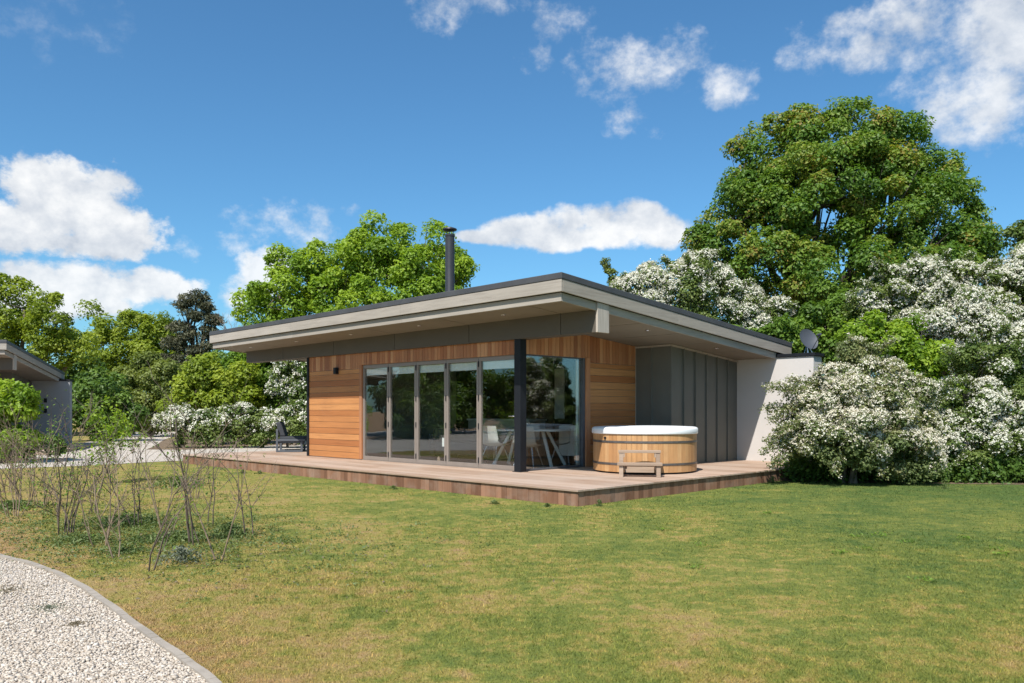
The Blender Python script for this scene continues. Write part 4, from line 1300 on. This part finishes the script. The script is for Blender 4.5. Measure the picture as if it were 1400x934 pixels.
# ------------------------------------------------------------------ lounge chair on the deck
c = L2W(-9.62, .82)
chair = empty('lounge_chair', (c.x, c.y, DECK + .001), R(8))
tag(chair, 'graphite framed outdoor armchair with charcoal cushions at the deck end', 'armchair')
for s in (-1, 1):
    mb = MB(); y_ = s * .35
    t_ = .055
    mb.box(-.38, -.38 + t_, y_ - t_ / 2, y_ + t_ / 2, 0, .62); mb.box(.32 - t_, .32, y_ - t_ / 2, y_ + t_ / 2, .0, .29)
    mb.box(-.38 + t_, .32 - t_, y_ - t_ / 2, y_ + t_ / 2, 0, .05); mb.box(-.325, .38, y_ - t_ / 2, y_ + t_ / 2, .291, .35)
    mb.build('side_frame', M['frame_gr'], chair, bevel=.004)
mb = MB(); mb.box(-.32, .36, -.32, .32, .24, .28); mb.box(.30, .36, -.32, .32, .2, .24); mb.build('seat_frame', M['frame_gr'], chair, bevel=.004)
mb = MB(); mb.box(-.30, .38, -.315, .315, .285, .42); mb.build('seat_cushion', M['cushion'], chair, bevel=.03)
mb = MB(); mb.hexa([(-.30, -.3, .425), (-.14, -.3, .425), (-.14, .3, .425), (-.30, .3, .425), (-.40, -.3, .80), (-.26, -.3, .82), (-.26, .3, .82), (-.40, .3, .80)]); mb.build('back_cushion', M['cushion'], chair, bevel=.03)

# ------------------------------------------------------------------ things inside
t_ = L2W(-1.0, 1.25, .245)
table = empty('dining_table', t_, YAW + R(20)); tag(table, 'white dining table with splayed legs behind the glazed corner', 'table')
mb = MB(); mb.box(-.75, .75, -.43, .43, .70, .735); mb.build('tabletop', M['white'], table, bevel=.006)
for sx_ in (-1, 1):
    for sy_ in (-1, 1):
        mb = MB(); mb.bar((sx_ * .35, sy_ * .12, .698), (sx_ * .64, sy_ * .36, .0), .06, .035, up=(0, 1, 0)); mb.build('leg', M['white'], table, bevel=.003)


def shell_chair():
    root = empty('dining_chair')
    V, F = [], []
    prof = [(.24, .43), (.20, .415), (.05, .405), (-.12, .42), (-.19, .47), (-.22, .56), (-.245, .68), (-.26, .78), (-.265, .81)]
    nw = 8
    for side in (0, 1):
        for i, (y_, z_) in enumerate(prof):
            hw = .235 - .05 * max(0, i - 4) / 4
            for k in range(nw + 1):
                u = k / nw * 2 - 1
                V.append((u * hw, y_ + (.06 * u * u if i > 4 else 0), z_ + (.05 * u * u if i <= 4 else 0) - side * .008 * (1 if i < 5 else 0) - 0))
                if side and i >= 5: V[-1] = (V[-1][0], V[-1][1] - .008, V[-1][2])
    m_ = len(prof) * (nw + 1)
    for side in (0, 1):
        for i in range(len(prof) - 1):
            for k in range(nw):
                q = (side * m_ + i * (nw + 1) + k, side * m_ + i * (nw + 1) + k + 1, side * m_ + (i + 1) * (nw + 1) + k + 1, side * m_ + (i + 1) * (nw + 1) + k)
                F.append(q[::-1] if side else q)
    mb = MB(); mb.add(V, F, .5); mb.build('shell', M['shell'], root, smooth=True)
    for sx_ in (-1, 1):
        for y0, y1 in ((.14, .24), (-.1, -.24)):
            mb = MB(); mb.tube([(sx_ * .12, y0, .405), (sx_ * .22, y1, .0)], .011, 8); mb.build('leg', M['chrome'], root)
    return root


ch0 = shell_chair()
spots = [('pale shell chair nearest the rightmost folding door', -1.25, .52, 8), ('pale shell chair beside the corner post', -.42, .62, 20), ('pale shell chair on the far side of the white table', -.75, 2.05, 195), ('pale shell chair behind the table, deeper in the room', -1.65, 1.85, 170)]
for i, (lb, x, y, a) in enumerate(spots):
    o = ch0 if i == 0 else copy_tree(ch0)
    o.location = L2W(x, y, .246); o.rotation_euler = (0, 0, YAW + R(a))
    tag(o, lb, 'chair', 'dining chairs around the white table')
cb = empty('wall_cabinet', L2W(-.48, 2.14, .25), YAW); tag(cb, 'white cabinet inside at the right edge of the side window', 'cabinet')
mb = MB(); mb.box(-.3, .28, -.22, .22, .18, .80); mb.build('carcass', M['white'], cb, bevel=.004)
for s in (-1, 1):
    mb = MB(); mb.box(-.295 if s < 0 else .003, -.003 if s < 0 else .275, -.242, -.222, .185, .795); mb.build('door', M['white'], cb, bevel=.003)
    mb = MB(); mb.box(s * .2 - .02, s * .2 + .02, -.15, .15, 0, .179); mb.build('leg', M['alu'], cb)
kc = empty('kitchen_counter', L2W(-4.4, 3.9, .245), YAW); tag(kc, 'pale kitchen counter at the left behind the folding doors', 'counter')
mb = MB(); mb.box(-1.1, 1.1, -.3, .3, 0, .86); mb.build('carcass', M['shell'], kc); mb = MB(); mb.box(-1.13, 1.13, -.33, .33, .862, .90); mb.build('worktop', M['white'], kc, bevel=.004)
wp = empty('wall_screen', L2W(-3.15, 4.55, 1.15), YAW); tag(wp, 'tall pale panel on the dark inner wall behind the middle doors', 'panel')
mb = MB(); mb.box(-.16, .16, 0, .03, 0, 1.25); mb.build('board', M['white'], wp, bevel=.004)
sf = empty('sofa', L2W(-3.1, 1.6, .245), YAW + R(180)); tag(sf, 'low charcoal sofa inside behind the middle folding doors', 'sofa')
mb = MB(); mb.box(-.85, .85, -.4, .4, .12, .42); mb.build('seat', M['cushion'], sf, bevel=.04)
mb = MB(); mb.box(-.85, .85, .28, .45, .42, .72); mb.build('backrest', M['cushion'], sf, bevel=.04)
for s in (-1, 1):
    mb = MB(); mb.box(s * .93 - .08, s * .93 + .08, -.4, .45, .1, .58); mb.build('armrest', M['cushion'], sf, bevel=.03)
    for y_ in (-.33, .36):
        mb = MB(); mb.tube([(s * .85, y_, 0), (s * .85, y_, .12)], .02, 8); mb.build('leg', M['steel'], sf)
for i, (lb, x) in enumerate((('small cream doorstop inside the second folding door', -3.25), ('small cream doorstop inside the third folding door', -2.55))):
    o = empty('doorstop', L2W(x, .17, .246), YAW + i); tag(o, lb, 'doorstop', 'doorstops behind the glass')
    mb = MB(); mb.hexa([(-.05, -.04, 0), (.05, -.04, 0), (.05, .04, 0), (-.05, .04, 0), (-.03, -.02, .14), (.0, -.02, .17), (.0, .02, .17), (-.03, .02, .14)]); mb.build('body', M['step'], o, bevel=.01)


# ------------------------------------------------------------------ neighbouring lodges
def neighbour(loc, yaw, label, wall_end=2.25):
    root = empty('lodge', loc, yaw)
    tag(root, label, 'house')
    roof_parts(root)
    mb = MB(); mb.box(-7.3, -5.1, 0, .16, .1, 2.66); mb.box(-.1, 0, .16, 3.5, .1, 2.7); mb.box(-7.3, -7.15, .16, 6.2, .1, 2.6); mb.box(-7.15, -.1, 6.1, 6.2, .1, 2.6); mb.box(-5.1, -.02, .06, .16, 2.4, 2.7)
    mb.build('wall', M['wall_in'], root)
    mb = MB(); boards_h(mb, -7.315, -5.1, -.025, -.002, .15, 2.66); boards_h(mb, 0, .022, 1.9, 3.44, .15, 2.66, axis='y'); mb.build('lying_cladding', M['cedar_h'], root)
    for i in range(5):
        x0, x1 = PX[i] + .004, PX[i + 1] - .004
        mb = MB(); mb.box(x0, x0 + .06, .01, .07, .1, 2.39); mb.box(x1 - .06, x1, .01, .07, .1, 2.39); mb.box(x0 + .06, x1 - .06, .01, .07, .1, .18); mb.box(x0 + .06, x1 - .06, .01, .07, 2.31, 2.39)
        dp = mb.build('door_panel', M['alu'], root)
        mb = MB(); mb.box(x0 + .06, x1 - .06, .036, .042, .18, 2.31); mb.build('pane', M['glass'], dp)
    mb = MB(); mb.box(-.08, .08, -.1, .06, .1, 2.66); mb.build('corner_post', M['steel'], root)
    mb = MB(); mb.box(-.04, -.03, .1, 1.88, .1, 2.6); mb.build('window', M['glass'], root)
    mb = MB(); mb.box(-7.1, -.12, .2, 6.05, .02, .09); mb.build('floor', M['floor_in'], root)
    mb = MB()
    mb.hexa([(-.1, 3.455, .1), (.92, 3.455, .1), (.92, 6.06, .1), (-.1, 6.06, .1)] + [(x, y, soff(x, y) + .015) for x, y in ((-.1, 3.455), (.92, 3.455), (.92, 6.06), (-.1, 6.06))])
    mc = mb.build('metal_cladding', M['metal'], root)
    mb = MB()
    for k in range(1, 6):
        y = 3.455 + k * .435; mb.box(.921, .95, y - .012, y + .012, .1, 2.45)
    mb.build('seam', M['metal'], mc)
    mb = MB(); mb.box(.5, wall_end, 6.062, 6.46, .0, 2.515); w_ = mb.build('rendered_wall', M['render_shade'], root, bevel=.006)
    mb = MB(); mb.box(1.885, wall_end + .03, 6.03, 6.50, 2.517, 2.585); mb.build('coping', M['steel'], w_)
    for x, z in ((1.4, 1.75), (1.4, 1.35)):
        mb = MB(); mb.box(x - .05, x + .05, 6.0, 6.06, z - .08, z + .08); mb.build('wall_light', M['steel'], root)
    mb = MB(); mb.box(-8, 3.4, -1.9, 6.0, .02, .1); mb.build('terrace', M['deck'], root)
    return root


neighbour((-17.75, 25.6, .0), R(17), 'neighbouring lodge with a dark front and pale end wall at the left edge')


neighbour((-26.5, 9.5, .0), R(62), 'neighbouring lodge mirrored in the folding glass doors')
for i, (lb, x, y, h, w, mt) in enumerate([('round dark bush mirrored in the leftmost folding door', -31, 21.5, 4.2, 2.2, 'bush_d'), ('tall dark bush mirrored in the second folding door', -28, 20.0, 5.0, 1.8, 'bush'),
                                          ('dark bush mirrored between the second and third folding doors', -35, 19.2, 5.2, 2.4, 'bush_d'), ('broad bush mirrored above the neighbouring lodge roof', -37, 15.0, 4.6, 2.6, 'bush'),
                                          ('small dark bush mirrored low in the leftmost folding door', -24, 19.8, 2.6, 1.4, 'bush_d')]):
    rng = np.random.default_rng(200 + i)
    root = empty('hedge_bush', (x, y, 0)); tag(root, lb, 'bush', 'bushes mirrored in the folding doors')
    bl = [(rng.normal(0, w * .35), rng.normal(0, w * .35), h * q, w * .7, w * .7, h * .24) for q in (.25, .4, .55, .72)]
    limbs('stems', (0, 0, 0), bl, root, M['bark_d'], rng, .1, .3, 4, 0, 2)
    crown('crown', bl, root, M[mt], rng, L=.2, cr=.55, cover=1.5, lc=1.1)


# ------------------------------------------------------------------ sky with broken cloud
W = bpy.data.worlds.new('World'); S.world = W; W.use_nodes = True
nt = W.node_tree; nd, lk = nt.nodes, nt.links
bg = nd['Background']
sky = nd.new('ShaderNodeTexSky'); sky.sky_type = 'NISHITA'; sky.sun_disc = False
sky.sun_elevation = math.asin(SUN.z); sky.sun_rotation = math.atan2(SUN.x, SUN.y)
sky.altitude = 0; sky.air_density = 1.0; sky.dust_density = .8; sky.ozone_density = 2.5
tc = nd.new('ShaderNodeTexCoord')
vec = tc.outputs['Generated']
sep = nd.new('ShaderNodeSeparateXYZ'); lk.new(vec, sep.inputs[0])
az = mth(nd, lk, 'ARCTAN2', sep.outputs[0], sep.outputs[1])
el = mth(nd, lk, 'ARCSINE', sep.outputs[2])
# the air stirs the shapes: warp the direction before the puffs are measured
def warp(scale, amount, detail=3):
    n = nd.new('ShaderNodeTexNoise'); n.inputs['Scale'].default_value = scale; n.inputs['Detail'].default_value = detail
    lk.new(vec, n.inputs['Vector'])
    sc = nd.new('ShaderNodeSeparateColor'); lk.new(n.outputs['Color'], sc.inputs[0])
    return [mth(nd, lk, 'MULTIPLY', mth(nd, lk, 'SUBTRACT', c, .5), amount) for c in sc.outputs[:2]]


w1, w2 = warp(7, .075), warp(22, .05)
az0, el0 = az, el
azs = mth(nd, lk, 'ADD', az0, w2[0]); els = mth(nd, lk, 'ADD', el0, mth(nd, lk, 'MULTIPLY', w2[1], .5))
az = mth(nd, lk, 'ADD', az, mth(nd, lk, 'ADD', w1[0], w2[0]))
el = mth(nd, lk, 'ADD', el, mth(nd, lk, 'MULTIPLY', mth(nd, lk, 'ADD', w1[1], w2[1]), .55))
mp = nd.new('ShaderNodeMapping'); mp.inputs['Scale'].default_value = (1, 1, 1.25); lk.new(vec, mp.inputs[0])
n1 = noise(nd, lk, mp.outputs[0], 13.0, 12, .60)
n2 = noise(nd, lk, mp.outputs[0], 42.0, 8, .62)
nn = mth(nd, lk, 'ADD', mth(nd, lk, 'MULTIPLY', n1, .68), mth(nd, lk, 'MULTIPLY', n2, .32))
nn = mth(nd, lk, 'SUBTRACT', nn, .5)


def dirs(px, py, rx, ry):
    X, Z = (px - 700) / LENS_PX, (HORIZON - py) / LENS_PX
    a = math.atan(X); e = math.atan2(Z, math.hypot(X, 1))
    return a, e, rx / LENS_PX * math.cos(a) ** 2, ry / LENS_PX * math.cos(a)


def dirs_ae(a, e, w, h):
    return R(a), R(e), R(w), R(h)


def cloud(spots, base=None, amp=2.2, soft=(.0, .5), gain=1.0, still=False):
    """puffs of one cloud as ellipses on the sky (azimuth, elevation), joined and broken up by noise"""
    tot = None
    for s_ in spots:
        a, e, w, h = dirs(*s_) if s_[0] != 'far' else dirs_ae(*s_[1:])
        dx = mth(nd, lk, 'DIVIDE', mth(nd, lk, 'SUBTRACT', azs if still else az, a), w)
        dy = mth(nd, lk, 'DIVIDE', mth(nd, lk, 'SUBTRACT', els if still else el, e), h)
        r2 = mth(nd, lk, 'ADD', mth(nd, lk, 'MULTIPLY', dx, dx), mth(nd, lk, 'MULTIPLY', dy, dy))
        v = mth(nd, lk, 'SUBTRACT', 1.0, r2)
        tot = v if tot is None else mth(nd, lk, 'SMOOTH_MAX', tot, v)
        if tot.node.operation == 'SMOOTH_MAX': tot.node.inputs[2].default_value = .3
    v = mth(nd, lk, 'ADD', tot, mth(nd, lk, 'MULTIPLY', nn, amp * 2))
    mr = nd.new('ShaderNodeMapRange'); mr.interpolation_type = 'SMOOTHSTEP'
    mr.inputs[1].default_value, mr.inputs[2].default_value = soft
    mr.inputs[4].default_value = gain
    lk.new(v, mr.inputs[0])
    return mr.outputs[0]


groups = [
    cloud([(70, 275, 85, 55), (130, 270, 80, 55), (165, 305, 80, 42), (20, 310, 90, 42), (110, 330, 130, 25)], amp=2.4, soft=(-.1, .55), gain=.97),
    cloud([(120, 385, 150, 34), (30, 372, 70, 30), (210, 388, 70, 26), (60, 410, 140, 34), (-60, 390, 100, 50)], amp=2.4, soft=(-.1, .7), gain=.92),
    cloud([(345, 378, 42, 32), (375, 358, 36, 20), (320, 402, 40, 30)], amp=2.6, soft=(0, 1.0), gain=.85),
    cloud([(330, 305, 60, 24), (410, 298, 54, 28), (425, 322, 50, 26), (300, 335, 70, 22), (485, 290, 22, 12)], amp=5.0, soft=(.1, 2.4), gain=.7),
    cloud([(715, 316, 60, 24), (765, 303, 52, 27), (820, 300, 50, 24), (868, 303, 52, 27), (905, 315, 40, 22), (665, 322, 40, 12), (790, 325, 120, 18)], amp=1.9, soft=(-.15, .7), gain=.95, still=True),
    cloud([(880, 95, 86, 48), (940, 78, 66, 40), (985, 120, 46, 22), (870, 150, 46, 34), (840, 110, 54, 46)], amp=5.0, soft=(.0, 2.6), gain=.82),
    cloud([(1330, 70, 115, 84), (1390, 40, 110, 100), (1305, 150, 70, 40), (1390, 130, 80, 60), (1250, 40, 70, 56)], amp=4.2, soft=(-.7, 1.5), gain=.85),
    cloud([(1105, 66, 58, 24), (1140, 36, 66, 18), (1180, 80, 46, 20), (1085, 60, 36, 26)], amp=5.5, soft=(.2, 2.8), gain=.75),
    cloud([(600, 6, 72, 34), (660, 0, 60, 18), (770, 20, 46, 24), (740, 60, 20, 24)], amp=5.0, soft=(.2, 2.8), gain=.7),
    cloud([(70, 20, 120, 60)], amp=4.5, soft=(.2, 3.2), gain=.4),
    # unseen clouds added around the sky for neutral fill light, and for reflections
    cloud([('far', -55, 12, 16, 6), ('far', -75, 22, 16, 8), ('far', -105, 14, 20, 8), ('far', -135, 20, 18, 9), ('far', -160, 35, 16, 12), ('far', 60, 14, 14, 6), ('far', 90, 24, 18, 9), ('far', 125, 16, 20, 8), ('far', 155, 28, 18, 11),
           ('far', 30, 55, 22, 8), ('far', -60, 58, 26, 9), ('far', 120, 50, 24, 9)], amp=3.4, soft=(0, 1.3), gain=.9),
]
mask = groups[0]
for g_ in groups[1:]:
    mask = mth(nd, lk, 'MAXIMUM', mask, g_)
mask = mth(nd, lk, 'MULTIPLY', mask, 1.0, True)
# relief inside the clouds: the same noise looked at a little towards the sun, so crests are light and folds grey
mp2 = nd.new('ShaderNodeMapping'); mp2.inputs['Scale'].default_value = (1, 1, 1.25); mp2.inputs['Location'].default_value = (-.008, -.01, .028); lk.new(vec, mp2.inputs[0])
n1b = noise(nd, lk, mp2.outputs[0], 13.0, 12, .60)
rel = mth(nd, lk, 'SUBTRACT', n1, n1b)
relv = mth(nd, lk, 'MULTIPLY_ADD', rel, 2.6); relv.node.inputs[2].default_value = .60
thick = mth(nd, lk, 'MULTIPLY', mth(nd, lk, 'SUBTRACT', noise(nd, lk, mp.outputs[0], 6.0, 4), .5), 1.5)
relv = mth(nd, lk, 'ADD', relv, thick, True)
cr = ramp(nd, [(0, (3.7, 4.1, 4.7)), (.45, (5.1, 5.35, 5.7)), (.8, (6.3, 6.4, 6.5)), (1, (6.9, 6.9, 6.9))])
lk.new(relv, cr.inputs[0])
CLOUD_RAMP = cr
skyc = mixc(nd, lk, 1.0, sky.outputs[0], (.50, .86, 1.03), 'MULTIPLY')
final = mixc(nd, lk, mask, skyc, cr.outputs[0])
lk.new(final, bg.inputs['Color'])
bg.inputs['Strength'].default_value = .105

sun = bpy.data.lights.new('sun', 'SUN'); sun.energy = 4.8; sun.angle = R(.53); sun.color = (1.0, .955, .89)
so = link(bpy.data.objects.new('sun', sun)); so.rotation_euler = SUN.to_track_quat('Z', 'Y').to_euler(); so.location = (-20, -30, 40)

cam = bpy.data.cameras.new('camera'); co = link(bpy.data.objects.new('camera', cam))
co.location = (0, 0, EYE); co.rotation_euler = (R(90), 0, 0)
cam.sensor_width = 36; cam.lens = LENS_PX / 1400 * 36
cam.shift_y = (HORIZON - 467) / 1400; cam.clip_start = .05; cam.clip_end = 2000
S.camera = co
S.view_settings.view_transform = 'Standard'; S.view_settings.look = 'None'
S.view_settings.exposure = 0.5; S.view_settings.gamma = 1
S.cycles.max_bounces = 8; S.cycles.transparent_max_bounces = 16
S.cycles.use_denoising = True
